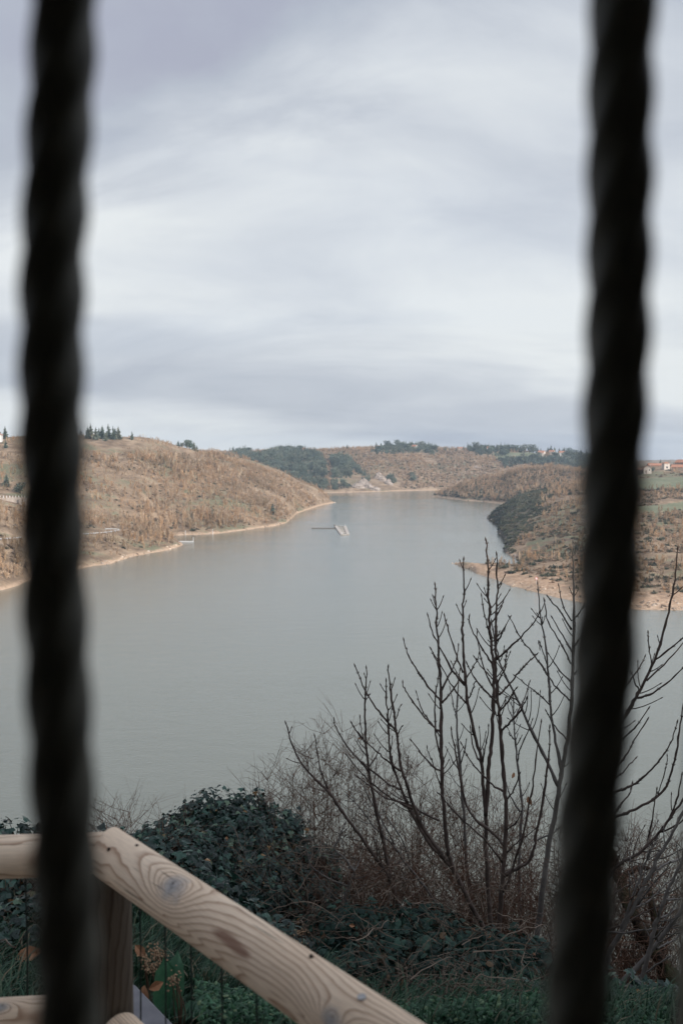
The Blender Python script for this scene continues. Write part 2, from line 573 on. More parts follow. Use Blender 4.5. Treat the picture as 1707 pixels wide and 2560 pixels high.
N.put(b.inputs['Base Color'], N.ramp(w3, [(0.3, (0.104, 0.114, 0.086)), (0.7, (0.128, 0.138, 0.108))]))
N.put(b.inputs['Roughness'], N.ramp(w3, [(0.36, 0.04), (0.62, 0.13)]))
b.inputs['IOR'].default_value = 1.85
WATER = m
mb = MB()
mb.add([(-3900, 12, 0), (3900, 12, 0), (3900, 2890, 0), (-3900, 2890, 0)], [(0, 1, 2, 3)])
tag(mb.build('lake', m), 'wide calm grey green lake winding between the hills', None, None, 'structure')

# ------------------------------------------------------------------ plants that are scattered as stuff
def stuff(name, label, pts, scl, var, sources, material=None, tilt=0.1):
    """one object: copies of small source plants on points"""
    K = len(pts)
    me = bpy.data.meshes.new(name)
    me.from_pydata(np.asarray(pts).tolist(), [], [])
    rot = np.stack([RNG.normal(0, tilt, K), RNG.normal(0, tilt, K), RNG.uniform(0, 6.28, K)], 1)
    a = me.attributes.new('rot', 'FLOAT_VECTOR', 'POINT')
    a.data.foreach_set('vector', rot.astype(np.float32).ravel())
    a = me.attributes.new('scl', 'FLOAT', 'POINT')
    a.data.foreach_set('value', np.asarray(scl, np.float32))
    a = me.attributes.new('var', 'INT', 'POINT')
    a.data.foreach_set('value', np.asarray(var, np.int32))
    o = bpy.data.objects.new(name, me)
    COL.objects.link(o)
    tree = bpy.data.node_groups.new(name, 'GeometryNodeTree')
    tree.interface.new_socket('Geometry', in_out='INPUT', socket_type='NodeSocketGeometry')
    tree.interface.new_socket('Geometry', in_out='OUTPUT', socket_type='NodeSocketGeometry')
    G = NT(tree)
    gi, go = G.n('NodeGroupInput'), G.n('NodeGroupOutput')
    join = G.n('GeometryNodeJoinGeometry')
    for s in reversed(sources):
        oi = G.n('GeometryNodeObjectInfo')
        oi.inputs['Object'].default_value = s
        oi.inputs['As Instance'].default_value = True
        tree.links.new(oi.outputs['Geometry'], join.inputs[0])
    at_r = G.n('GeometryNodeInputNamedAttribute', data_type='FLOAT_VECTOR', ins={0: 'rot'})
    at_s = G.n('GeometryNodeInputNamedAttribute', data_type='FLOAT', ins={0: 'scl'})
    at_v = G.n('GeometryNodeInputNamedAttribute', data_type='INT', ins={0: 'var'})
    e2r = G.n('FunctionNodeEulerToRotation', ins={0: at_r.outputs[0]})
    iop = G.n('GeometryNodeInstanceOnPoints')
    tree.links.new(gi.outputs[0], iop.inputs['Points'])
    tree.links.new(join.outputs[0], iop.inputs['Instance'])
    iop.inputs['Pick Instance'].default_value = True
    tree.links.new(at_v.outputs[0], iop.inputs['Instance Index'])
    tree.links.new(e2r.outputs[0], iop.inputs['Rotation'])
    tree.links.new(at_s.outputs[0], iop.inputs['Scale'])
    tree.links.new(iop.outputs[0], go.inputs[0])
    md = o.modifiers.new('scatter', 'NODES')
    md.node_group = tree
    return tag(o, label, None, None, 'stuff')


def source(name, mb_, material):
    return bpy.data.objects.new(name, mb_.mesh(name, material))


def blades(mb_, base, tip, width, rng):
    """thin crossed strips from base to tip (arrays K,3)"""
    K = len(base)
    d = tip - base
    ax = np.cross(d, rng.normal(size=(K, 3)))
    ax /= np.linalg.norm(ax, axis=1)[:, None] + 1e-9
    w = np.asarray(width)[:, None] * 0.5
    mid_ = base + d * 0.55 + rng.normal(0, 0.05, (K, 3)) * np.linalg.norm(d, axis=1)[:, None]
    vs = np.stack([base - ax * w * 0.7, base + ax * w * 0.7, mid_ + ax * w, mid_ - ax * w, tip], 1)
    mb_.bulk(vs, [(0, 1, 2, 3), (3, 2, 4)])


def bare_tree_src(seed, H, spread, twigs, wid, material):
    rng = np.random.default_rng(seed)
    mb_ = MB()
    for s in range(rng.integers(1, 4)):
        lean = rng.normal(0, 0.10, 2)
        top = np.array([lean[0] * H, lean[1] * H, H * rng.uniform(0.75, 1.0)])
        off = np.array([*rng.normal(0, 0.25, 2), 0])
        ts = np.linspace(0, 1, 4)
        mb_.tube(off + top * ts[:, None], np.linspace(0.085, 0.02, 4), 3, False)
        k = twigs
        t = rng.uniform(0.18, 0.98, k)
        ang = rng.uniform(0, 6.28, k)
        ln = H * rng.uniform(0.16, 0.36, k) * (1.15 - t * 0.75)
        base = off + top * t[:, None]
        tip = base + np.stack([np.cos(ang) * ln * spread, np.sin(ang) * ln * spread, ln * rng.uniform(0.7, 1.1, k)], 1)
        blades(mb_, base, tip, rng.uniform(0.5, 1.0, k) * wid, rng)
        b2 = base + (tip - base) * rng.uniform(0.3, 0.8, (k, 1))
        a2 = rng.uniform(0, 6.28, k)
        l2 = ln * 0.5
        t2 = b2 + np.stack([np.cos(a2) * l2 * spread, np.sin(a2) * l2 * spread, l2], 1)
        blades(mb_, b2, t2, rng.uniform(0.4, 0.8, k) * wid, rng)
    return source('bare_tree', mb_, material)


def bush_src(seed, rx, H, k, wid, material, up=0.6):
    rng = np.random.default_rng(seed)
    mb_ = MB()
    ang = rng.uniform(0, 6.28, k)
    el = np.arcsin(rng.uniform(0.0, 1, k))
    rr = rng.uniform(0.35, 1.0, k) ** 0.6 * (0.8 + 0.4 * np.sin(ang * 3 + seed) * np.cos(el * 2))
    dirs = np.stack([np.cos(ang) * np.cos(el) * rx, np.sin(ang) * np.cos(el) * rx, np.sin(el) * H], 1)
    tip = dirs * rr[:, None]
    base = tip * rng.uniform(0.45, 0.75, (k, 1)) - np.array([0, 0, up * 0.15 * H])
    base[:, 2] = np.maximum(base[:, 2], -0.2)
    blades(mb_, base, tip, rng.uniform(0.6, 1.2, k) * wid, rng)
    return source('bush', mb_, material)


def conifer_geo(seed, H, rad, trunk_mb, crown_mb, whorls=13, per=9):
    rng = np.random.default_rng(seed)
    trunk_mb.tube([(0, 0, -0.8), (0, 0, H * 0.4), (0, 0, H * 0.97)], [0.022 * H, 0.014 * H, 0.003 * H], 5)
    bs, tp, wd = [], [], []
    for i in range(whorls):
        t = i / (whorls - 1)
        z = H * (0.10 + 0.86 * t)
        r = rad * (1 - t) ** 0.85 * rng.uniform(0.75, 1.1) + 0.03 * H * 0.25
        for j in range(per):
            if rng.random() < 0.12:
                continue
            a = rng.uniform(0, 6.28)
            rl = r * rng.uniform(0.55, 1.15)
            zz_ = z + rng.normal(0, 0.012 * H)
            b0 = np.array([0, 0, zz_])
            t0 = np.array([math.cos(a) * rl, math.sin(a) * rl, zz_ - rl * rng.uniform(0.05, 0.35)])
            bs.append(b0); tp.append(t0); wd.append(rl * 0.42 + 0.02 * H)
            for q in range(2):
                f_ = rng.uniform(0.35, 0.85)
                s0 = b0 + (t0 - b0) * f_
                a2 = a + rng.choice([-1, 1]) * rng.uniform(0.5, 1.0)
                l2 = rl * 0.45
                bs.append(s0); tp.append(s0 + np.array([math.cos(a2) * l2, math.sin(a2) * l2, -l2 * 0.25])); wd.append(l2 * 0.5)
    blades(crown_mb, np.array(bs), np.array(tp), np.array(wd), rng)
    blades(crown_mb, np.array([[0, 0, H * 0.9]] * 3), np.array([[0, 0, H]] * 3), np.full(3, 0.035 * H), rng)


def round_tree_geo(seed, H, rad, trunk_mb, crown_mb, k=420, wid=0.5):
    rng = np.random.default_rng(seed)
    trunk_mb.tube([(0, 0, -0.8), (0, 0, H * 0.35), (0.05 * H, 0, H * 0.7)], [0.03 * H, 0.022 * H, 0.008 * H], 5)
    cs = np.array([[0, 0, 0.62 * H]] + [[rng.uniform(-.5, .5) * rad, rng.uniform(-.5, .5) * rad, H * rng.uniform(0.35, 0.8)] for _ in range(6)])
    for c in cs:
        kk = k // len(cs)
        d = rng.normal(size=(kk, 3))
        d /= np.linalg.norm(d, axis=1)[:, None]
        r = rad * 0.62 * rng.uniform(0.5, 1.0, kk)[:, None]
        tip = c + d * r * np.array([1, 1, 0.75])
        base = tip - rng.normal(size=(kk, 3)) * wid
        blades(crown_mb, base, tip, rng.uniform(0.6, 1.2, kk) * wid, rng)


TAN = per_copy('bare_tan_wood', [(0.0, (0.31, 0.22, 0.15)), (0.3, (0.41, 0.30, 0.20)), (0.55, (0.46, 0.33, 0.215)), (0.75, (0.40, 0.315, 0.235)), (0.9, (0.56, 0.46, 0.35)), (1.0, (0.27, 0.19, 0.13))])
RUSSET = per_copy('russet_twigs', [(0.0, (0.35, 0.225, 0.13)), (0.4, (0.42, 0.28, 0.165)), (0.7, (0.34, 0.24, 0.16)), (1.0, (0.47, 0.355, 0.24))])
SCRUB = per_copy('grey_brown_scrub', [(0.0, (0.19, 0.145, 0.11)), (0.35, (0.28, 0.21, 0.16)), (0.6, (0.35, 0.27, 0.205)), (0.8, (0.22, 0.185, 0.14)), (1.0, (0.40, 0.315, 0.24))])
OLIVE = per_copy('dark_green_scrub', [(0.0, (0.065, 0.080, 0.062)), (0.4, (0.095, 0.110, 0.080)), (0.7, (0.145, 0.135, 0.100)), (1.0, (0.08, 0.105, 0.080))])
PINE = per_copy('conifer_needles', [(0.0, (0.080, 0.112, 0.095)), (0.4, (0.115, 0.150, 0.122)), (0.7, (0.165, 0.185, 0.145)), (1.0, (0.105, 0.155, 0.135))])
BARK = plain('bark', (0.05, 0.038, 0.03), (0.12, 0.09, 0.07), 6.0, 0.9)

bare_srcs = [bare_tree_src(s, H, sp, k, 0.13, TAN) for s, H, sp, k in ((1, 4.8, 0.42, 26), (2, 5.6, 0.34, 28), (3, 3.8, 0.5, 26), (4, 6.6, 0.30, 30))]
bare_srcs += [bare_tree_src(s, H, sp, k, 0.17, RUSSET) for s, H, sp, k in ((5, 4.0, 0.6, 26), (6, 5.0, 0.5, 28))]
bush_srcs = [bush_src(s, rx, H, k, 0.34, SCRUB) for s, rx, H, k in ((11, 2.0, 2.0, 130), (12, 2.6, 1.8, 150), (13, 1.5, 1.6, 110))]
dark_srcs = [bush_src(s, rx, H, k, 0.40, OLIVE) for s, rx, H, k in ((21, 1.9, 2.0, 150), (22, 2.6, 2.6, 180))]
con_srcs = []
for s, H, rd in ((31, 11, 2.6), (32, 13, 2.8), (33, 9, 2.6)):
    t_, c_ = MB(), MB()
    conifer_geo(s, H, rd, c_, c_, 11, 8)
    con_srcs.append(source('conifer', c_, PINE))
for s, H, rd in ((34, 8, 4.0), (35, 10, 4.4)):
    c_ = MB()
    round_tree_geo(s, H, rd, c_, c_, 330, 0.8)
    con_srcs.append(source('tree', c_, PINE))


def candidates(K, ylo, yhi, plo, phi, dens_pow=1.0):
    """points spread evenly over the ground in a wedge"""
    u_ = RNG.uniform(U(plo), U(phi), K)
    Y = np.sqrt(RNG.uniform(ylo ** 2, yhi ** 2, K))
    X = u_ * Y
    Z = ground(X, Y)
    px, py = project(X, Y, Z)
    return X, Y, Z, px, py


def visible(X, Y, Z, lift=3.0):
    """drop what lies well behind a crest (nothing of it can be seen)"""
    ok = np.ones(len(X), bool)
    for t in np.linspace(0.3, 0.985, 44):
        zz_ = ground(X * t, Y * t)
        line = EYE + (Z + lift + 6 - EYE) * t
        ok &= zz_ < line
    return ok


FOREST = [[(555, 1146), (610, 1130), (640, 1138), (700, 1128), (770, 1130), (800, 1140), (815, 1160), (818, 1224), (790, 1226), (760, 1215), (700, 1190), (640, 1165)],
          [(826, 1150), (850, 1140), (878, 1146), (884, 1165), (880, 1190), (872, 1226), (830, 1226)],
          [(884, 1165), (905, 1180), (925, 1195), (918, 1215), (905, 1200), (890, 1190)],
          [(960, 1185), (985, 1195), (992, 1208), (975, 1210)], [(1022, 1190), (1040, 1190), (1043, 1204), (1026, 1204)],
          [(925, 1128), (960, 1124), (1000, 1118), (1080, 1118), (1098, 1132), (1085, 1142), (1040, 1136), (980, 1138), (930, 1137)],
          [(1165, 1122), (1230, 1116), (1280, 1126), (1262, 1140), (1200, 1144), (1175, 1136)],
          [(1245, 1152), (1300, 1146), (1330, 1142), (1400, 1140), (1480, 1140), (1500, 1185), (1440, 1188), (1400, 1176), (1370, 1166), (1300, 1164), (1260, 1172)]]

# bare brown wood on the left hill
X, Y, Z, px, py = candidates(52000, 330, 1120, -260, 850)
cover = fbm(X / 60.0, Y / 60.0, 71, 3) + 0.25 * fbm(X / 14.0, Y / 14.0, 72, 2)
up = (Z - 2) / 60.0
ok = (Z > 2.0) & (cover > -0.24 + 0.30 * np.clip((1150 - py) / 60.0, 0, 1)) & (RNG.random(len(X)) < 0.9) & (px < 845)
ok &= ~((px > 430) & (py < 1133) & (RNG.random(len(X)) < 0.8))
ok &= ~((px < 75) & (py > 1228) & (py < 1266))
ok &= ~((px > 185) & (px < 305) & (py > 1320) & (py < 1346)) & ~((px < 62) & (py > 1342) & (py < 1362))
ok &= RNG.random(len(X)) < np.clip(0.84 + 2.6 * fbm(X / 55.0, Y / 55.0, 75, 3), 0.22, 1.0)
pts = np.stack([X, Y, Z - 0.2], 1)[ok]
pts = pts[visible(*pts.T)]
K = len(pts)
pp = project(*pts.T)
v_ = RNG.integers(0, 6, K)
s_ = RNG.uniform(0.35, 1.25, K) * np.where(pp[1] < 1140, 0.5, 1.0) * np.where((pp[0] > 560) & (pp[1] < 1250), 0.75, 1.0)
s_ = s_ * np.clip(0.95 + 2.0 * fbm(pts[:, 0] / 38.0, pts[:, 1] / 38.0, 77, 3), 0.5, 1.5)
low = RNG.random(K) < 0.35
v_ = np.where(low, 6 + RNG.integers(0, 3, K), v_)
v_ = np.where(RNG.random(K) < 0.045, 9 + RNG.integers(0, 2, K), v_)
s_ = np.where(v_ >= 6, s_ * 0.8, s_)
stuff('bare_wood', 'bare tan winter scrub and young trees covering the hill across the lake on the bay side', pts, s_, v_, bare_srcs + bush_srcs + dark_srcs)

# far shore: brown scrub
X, Y, Z, px, py = candidates(34000, 1290, 1850, 430, 1500)
wood = np.zeros(len(X), bool)
for poly in FOREST:
    wood |= poly_mask(px, py, poly)
cover = fbm(X / 70.0, Y / 70.0, 81, 3)
ok = (Z > 2.5) & (~wood) & (cover > -0.22) & (Y > 1290) & ~poly_mask(px, py, FIELD_3) & ~poly_mask(px, py, [(878, 1190), (995, 1190), (1000, 1232), (870, 1232)])
pts = np.stack([X, Y, Z - 0.2], 1)[ok]
pts = pts[visible(*pts.T)]
K = len(pts)
v_ = np.where(RNG.random(K) < 0.5, RNG.integers(0, 6, K), 6 + RNG.integers(0, 3, K))
v_ = np.where(RNG.random(K) < 0.10, 9 + RNG.integers(0, 2, K), v_)
stuff('far_scrub', 'brown scrub on the far shore at the end of the lake', pts, RNG.uniform(0.5, 1.3, K) * 1.0, v_, bare_srcs + bush_srcs + dark_srcs)

# far shore: woods of conifers that read as one mass
X, Y, Z, px, py = candidates(30000, 1290, 1950, 430, 1520)
wood = np.zeros(len(X), bool)
for poly in FOREST:
    wood |= poly_mask(px, py, poly)
thin = np.where((px > 900) & (py < 1150), 0.22, 0.7)
ok = wood & (Z > 1.5) & (fbm(X / 22.0, Y / 22.0, 91, 3) > -0.14) & (RNG.random(len(X)) < thin)
pts = np.stack([X, Y, Z - 0.4], 1)[ok]
pts = pts[visible(*pts.T)]
K = len(pts)
v_ = np.where(RNG.random(K) < 0.72, RNG.integers(0, 3, K), 3 + RNG.integers(0, 2, K))
stuff('conifer_wood', 'blue green conifer woods on the far shore', pts, RNG.uniform(0.45, 1.2, K), v_, con_srcs)

# right shore: promontory behind, dark bank, scrub
X, Y, Z, px, py = candidates(46000, 340, 1240, 1070, 2050)
behind = LAND_D.h(X, Y) > 0.8 * np.maximum(Z - 4, 0.1)
behind &= Y > 930
fieldm = np.zeros(len(X), bool)
for poly in (FIELD_1, FIELD_2):
    fieldm |= poly_mask(px, py, poly)
cover = fbm(X / 40.0, Y / 40.0, 101, 3) + 0.3 * fbm(X / 12.0, Y / 12.0, 102, 2)
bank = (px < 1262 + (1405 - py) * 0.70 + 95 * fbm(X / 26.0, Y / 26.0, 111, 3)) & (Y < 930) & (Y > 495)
ok = (Z > np.where(bank, 0.7, 1.9)) & (~fieldm) & ((cover > -0.12) | bank | behind)
ok &= ~(poly_mask(px, py, [(1590, 1160), (1800, 1155), (1800, 1194), (1650, 1195), (1590, 1200)]) & (RNG.random(len(X)) < 0.8))
ok &= ~((Y < 470) & (Z < 2.4) & (RNG.random(len(X)) < 0.90))
pts = np.stack([X, Y, Z - 0.2], 1)[ok]
bk, bh = bank[ok], behind[ok]
vis = visible(*pts.T)
pts, bk, bh = pts[vis], bk[vis], bh[vis]
K = len(pts)
r_ = RNG.random(K)
v_ = 6 + RNG.integers(0, 3, K)
v_ = np.where(r_ < 0.25, RNG.integers(0, 6, K), v_)
v_ = np.where(r_ > 0.74, 9 + RNG.integers(0, 2, K), v_)
v_ = np.where(bk & (r_ < 0.72), 9 + RNG.integers(0, 2, K), v_)  # dark scrub thickened here also stands in for the bank's shadow side
v_ = np.where(bh & (r_ < 0.45), RNG.integers(0, 6, K), v_)
v_ = np.where(bh & (r_ > 0.58), 9 + RNG.integers(0, 2, K), v_)
s_ = RNG.uniform(0.5, 1.25, K) * np.where(bh, 1.05, np.where(pts[:, 1] < 700, 0.8, 1.0))
stuff('shore_scrub', 'grey brown bushes and dark scrub over the promontory with the sandy spit', pts, s_, v_, bare_srcs + bush_srcs + dark_srcs)

# stones along the waterline
STONEM = per_copy('shore_stone', [(0.0, (0.20, 0.155, 0.12)), (0.5, (0.36, 0.29, 0.23)), (1.0, (0.52, 0.45, 0.38))])


def stone_src(seed):
    rng = np.random.default_rng(seed)
    ph = (1 + 5 ** 0.5) / 2
    v = np.array([(-1, ph, 0), (1, ph, 0), (-1, -ph, 0), (1, -ph, 0), (0, -1, ph), (0, 1, ph), (0, -1, -ph), (0, 1, -ph), (ph, 0, -1), (ph, 0, 1), (-ph, 0, -1), (-ph, 0, 1)]) / 1.9
    f = [(0, 11, 5), (0, 5, 1), (0, 1, 7), (0, 7, 10), (0, 10, 11), (1, 5, 9), (5, 11, 4), (11, 10, 2), (10, 7, 6), (7, 1, 8), (3, 9, 4), (3, 4, 2), (3, 2, 6), (3, 6, 8), (3, 8, 9), (4, 9, 5), (2, 4, 11), (6, 2, 10), (8, 6, 7), (9, 8, 1)]
    mb_ = MB()
    mb_.add(v * rng.uniform(0.6, 1.3, (12, 1)) * np.array([1, 1, 0.6]), f)
    return source('stone', mb_, STONEM)


X, Y, Z, px, py = candidates(120000, 300, 1330, -250, 1950)
ok = (Z > 0.02) & (Z < 1.5) & (fbm(X / 18.0, Y / 18.0, 131, 3) > -0.05)
pts = np.stack([X, Y, Z], 1)[ok][:4500]
stuff('shore_stones', 'pale stones lying along the waterline of the lake', pts, RNG.uniform(0.25, 1.0, len(pts)) ** 1.5 + 0.15, RNG.integers(0, 3, len(pts)), [stone_src(q) for q in (1, 2, 3)], tilt=0.5)

# ------------------------------------------------------------------ single trees that stand out
def tree_thing(kind, H, rad, seed, label, group):
    root = empty('conifer_tree' if kind == 'c' else 'round_tree', (0, 0, 0), label, 'tree', group)
    t_, c_ = MB(), MB()
    if kind == 'c':
        conifer_geo(seed, H, rad, t_, c_, 15, 10)
    else:
        round_tree_geo(seed, H, rad, t_, c_, 480, 0.6)
    t_.build('trunk', BARK, root)
    c_.build('crown', PINE, root)
    return root


def plant_tree(proto, used, px, Y, h, label, group, sink=0.0):
    o = proto if not used else copy_tree(proto)
    X = U(px) * Y
    o.location = (X, Y, float(ground(np.array([X]), np.array([Y]))[0]) - sink)
    s = h / proto['h']
    o.scale = (s * random.uniform(0.9, 1.1), s * random.uniform(0.9, 1.1), s)
    o.rotation_euler = (0, 0, random.uniform(0, 6.28))
    o['label'] = label
    if group: o['group'] = group
    elif 'group' in o: del o['group']
    return o


protos = []
for kind, H, rad, seed in (('c', 12, 3.9, 201), ('c', 12, 4.6, 202), ('r', 9, 4.6, 203)):
    p = tree_thing(kind, H, rad, seed, 'x', 'x')
    p['h'] = H
    protos.append([p, False])


def T(k, px, Y, h, label, group=None, sink=0.0):
    o = plant_tree(protos[k][0], protos[k][1], px, Y, h, label, group, sink)
    protos[k][1] = True
    return o


g1 = 'conifers in the clump on the brown hill crest'
for px_, h_, dy in ((204, 7, 10), (222, 11, -15), (229, 13, 5), (242, 11.5, -20), (250, 9, 10), (258, 12, 0), (266, 8, -25), (273, 13.5, -10), (285, 12, -15), (290, 9, 5), (298, 12, -12)):
    T(0 if px_ % 2 else 1, px_, 880 + dy, h_, 'dark conifer in the clump on the crest of the bare brown hill', g1)
T(0, 332, 872, 8, 'small lone conifer beside the clump on the brown hill crest')
g2 = 'rounded trees together on the falling shoulder of the brown hill'
for px_, k_, h_, lb in ((447, 1, 6, 'small pointed tree at the uphill end of the group on the hill shoulder'), (455, 2, 5, 'lowest rounded tree of the group on the hill shoulder'), (468, 2, 9, 'big rounded dark tree in the group on the hill shoulder'),
                        (475, 2, 9.5, 'big rounded dark tree in the group on the hill shoulder'), (486, 1, 9, 'ragged conifer next to the big rounded trees on the hill shoulder'), (493, 1, 7, 'small ragged conifer at the downhill end of the group on the hill shoulder')):
    T(k_, px_, 950, h_, lb, g2)
T(0, 16, 850, 12.5, 'tall layered spruce standing by itself on the hill crest above the white house')
T(2, -4, 850, 8, 'dark bushy tree next to the layered spruce on the hill crest')
T(1, 17, 760, 7, 'faint small conifer on the grassy hill below the layered spruce')
T(1, 17, 640, 9, 'dark conifer above the stone retaining wall')
T(2, 52, 630, 8, 'dark bushy tree at the end of the stone retaining wall')
T(0, 682, 760, 9, 'single dark green conifer among bare trees low on the brown hill')
T(0, 600, 700, 5, 'small dark conifer among bare trees just above the hill shore')
T(2, 536, 700, 6, 'dark rounded evergreen bush tree among bare trees near the shore posts')
T(2, 546, 1020, 4, 'low round bush tree alone on the hill skyline')
g3 = 'trees along the far skyline above the end of the lake'
for px_, h_ in ((576, 10), (583, 11), (592, 8), (600, 10), (690, 11), (702, 12), (716, 10), (742, 10), (757, 11), (868, 9), (940, 12), (952, 11), (968, 15), (975, 13), (992, 16), (1004, 12), (1029, 15), (1038, 14), (1052, 15), (1062, 14), (1075, 12), (1086, 10)):
    T((0, 1, 2)[px_ % 3], px_, 1735, h_, 'dark green tree on the far skyline above the end of the lake', g3)
g4 = 'trees on the far ridge around the distant houses'
for px_, h_ in ((1112, 8), (1122, 7), (1140, 7), (1158, 10), (1170, 13), (1182, 14), (1190, 17), (1200, 14), (1212, 13), (1226, 11), (1240, 13), (1252, 12), (1270, 14), (1280, 13), (1289, 13), (1299, 14), (1310, 16), (1322, 13), (1331, 17), (1342, 12), (1350, 11), (1368, 14), (1375, 18), (1384, 15), (1396, 14), (1408, 16), (1421, 17), (1436, 14), (1450, 15), (1464, 14)):
    T((0, 1, 2)[px_ % 3], px_, 1690, h_, 'dark green tree on the far ridge around the distant houses', g4)
T(0, 1308, 1560, 20, 'big spreading dark conifer on the edge of the far meadow')
for px_, h_, lb in ((1603, 8, 'dark round tree behind the long farm roof near the bar'), (1622, 8, 'dark round tree behind the pole on the village skyline'), (1632, 7.5, 'dark round tree on the village skyline between pole and tower house'), (1649, 9.5, 'pointed dark tree left of the tower house on the skyline'), (1631, 5, 'dark round bush tree beside the pale gabled house')):
    T(0 if px_ == 1649 else 2, px_, 1010 if px_ != 1631 else 885, h_, lb)

# ------------------------------------------------------------------ rocks on the far shore
ROCK = plain('pale_rock', (0.17, 0.135, 0.11), (0.42, 0.36, 0.31), 0.35, 0.9, 0.2, 1.0, 1.2)


def rock(px, row, wpx, hpx, Y, label, seed, group=None):
    rng = np.random.default_rng(seed)
    w, h = 1.7 * wpx / F * Y, 1.0 * hpx / F * Y
    X = U(px) * Y
    zb = float(ground(np.array([X]), np.array([Y]))[0])
    n_, k_ = 22, 12
    th = np.linspace(0, 2 * math.pi, n_, endpoint=False)
    vs = []
    for i in range(k_):
        t = i / (k_ - 1)
        rr = math.cos(t * math.pi / 2) ** 0.55
        for a in th:
            d = 1 + 0.55 * (vnoise(np.array([a * 2.1 + seed]), np.array([t * 5.0]), seed)[0] - 0.5)
            vs.append((math.cos(a) * w / 2 * rr * d, math.sin(a) * w / 3 * rr * d, -3 + (h + 3) * t * (0.85 + 0.3 * vnoise(np.array([a * 3]), np.array([t * 3.0]), seed + 5)[0])))
    fs = [(i * n_ + j, i * n_ + (j + 1) % n_, (i + 1) * n_ + (j + 1) % n_, (i + 1) * n_ + j) for i in range(k_ - 1) for j in range(n_)]
    fs.append(tuple(range((k_ - 1) * n_, k_ * n_)))
    mb_ = MB()
    mb_.add(vs, fs)
    o = mb_.build('rock_outcrop', ROCK, None, False, (X, Y, zb))
    return tag(o, label, 'rock', group)


rock(893, 1226, 20, 12, 1322, 'pale rock rising from the far waterline beside the dark conifer stand', 5)
rock(908, 1222, 22, 19, 1332, 'tallest pale rock at the far waterline', 15)
rock(922, 1226, 16, 11, 1326, 'rounded pale rock next to the tallest one at the far waterline', 16)
rock(938, 1228, 18, 7, 1318, 'low pale rock shelf at the far waterline', 6)
rock(946, 1203, 13, 14, 1392, 'pale rock rib on the far slope above the rock shelf', 7)
rock(956, 1209, 14, 11, 1378, 'broken pale rock below the rock rib on the far slope', 17)
rock(971, 1213, 13, 12, 1362, 'pale rock next to the conifers on the far slope', 8)
rock(1190, 1165, 16, 5, 1520, 'faint pale rock patch high on the far brown slope', 9)

# ------------------------------------------------------------------ houses and far things
STONE = plain('pale_render', (0.50, 0.43, 0.36), (0.62, 0.56, 0.49), 0.5, 0.9)
WHITE = plain('white_render', (0.56, 0.54, 0.51), (0.68, 0.66, 0.63), 0.5, 0.9)
BROWNW = plain('brown_stone', (0.20, 0.15, 0.11), (0.32, 0.25, 0.19), 0.8, 0.9)
TILE = plain('terracotta_tile', (0.28, 0.125, 0.075), (0.42, 0.21, 0.13), 1.4, 0.85)
GLASS, N_, b_ = mat('dark_pane', 0.15, 0.5)
b_.inputs['Base Color'].default_value = (0.03, 0.035, 0.04, 1)
WOODF = plain('shutter_wood', (0.10, 0.07, 0.05), (0.16, 0.11, 0.08), 3.0)


def house(name, px, row, Y, w, d, h, roof_h, rz, label, wallm, wins, hip=False, base=None, chimney=False):
    X = U(px) * Y
    z = float(ground(np.array([X]), np.array([Y]))[0]) if base is None else base
    root = empty(name, (X, Y, z), label, 'house', None, rz)
    mb_ = MB()
    a, b2 = w / 2, d / 2
    if hip:
        mb_.box((-a, -b2, -2), (a, b2, h))
    else:
        vs = [(-a, -b2, -2), (a, -b2, -2), (a, b2, -2), (-a, b2, -2), (-a, -b2, h), (a, -b2, h), (a, b2, h), (-a, b2, h), (0, -b2, h + roof_h - 0.05), (0, b2, h + roof_h - 0.05)]
        mb_.add(vs, [(0, 1, 5, 8, 4), (2, 3, 7, 9, 6), (1, 2, 6, 5), (3, 0, 4, 7)])
    mb_.build('wall', wallm, root)
    mb_ = MB()
    e = 0.45
    if hip:
        vs = [(-a - e, -b2 - e, h), (a + e, -b2 - e, h), (a + e, b2 + e, h), (-a - e, b2 + e, h), (0, 0, h + roof_h)]
        mb_.add(vs, [(0, 1, 4), (1, 2, 4), (2, 3, 4), (3, 0, 4), (3, 2, 1, 0)])
    else:
        th = 0.18
        s = roof_h / a
        for sg in (-1, 1):
            lo_x, lo_z = sg * (a + e), h - e * s
            vs = [(lo_x, -b2 - e, lo_z), (lo_x, b2 + e, lo_z), (0, b2 + e, h + roof_h), (0, -b2 - e, h + roof_h)]
            vs += [(x_, y_, z_ + th) for x_, y_, z_ in vs]
            mb_.add(vs, [(0, 1, 2, 3), (7, 6, 5, 4), (0, 4, 5, 1), (1, 5, 6, 2), (2, 6, 7, 3), (3, 7, 4, 0)])
    rf = mb_.build('roof', TILE, root)
    if chimney:
        c_ = MB(); c_.box((a * 0.3, -0.3, h + roof_h * 0.5), (a * 0.3 + 0.6, 0.3, h + roof_h + 0.9))
        c_.build('chimney', wallm, rf)
    for kind, x_, z0, ww, hh in wins:
        c_ = MB(); c_.box((x_ - ww / 2, -b2 - 0.04, z0), (x_ + ww / 2, -b2 + 0.1, z0 + hh))
        c_.build(kind, GLASS if kind == 'window' else WOODF, root)
    return root


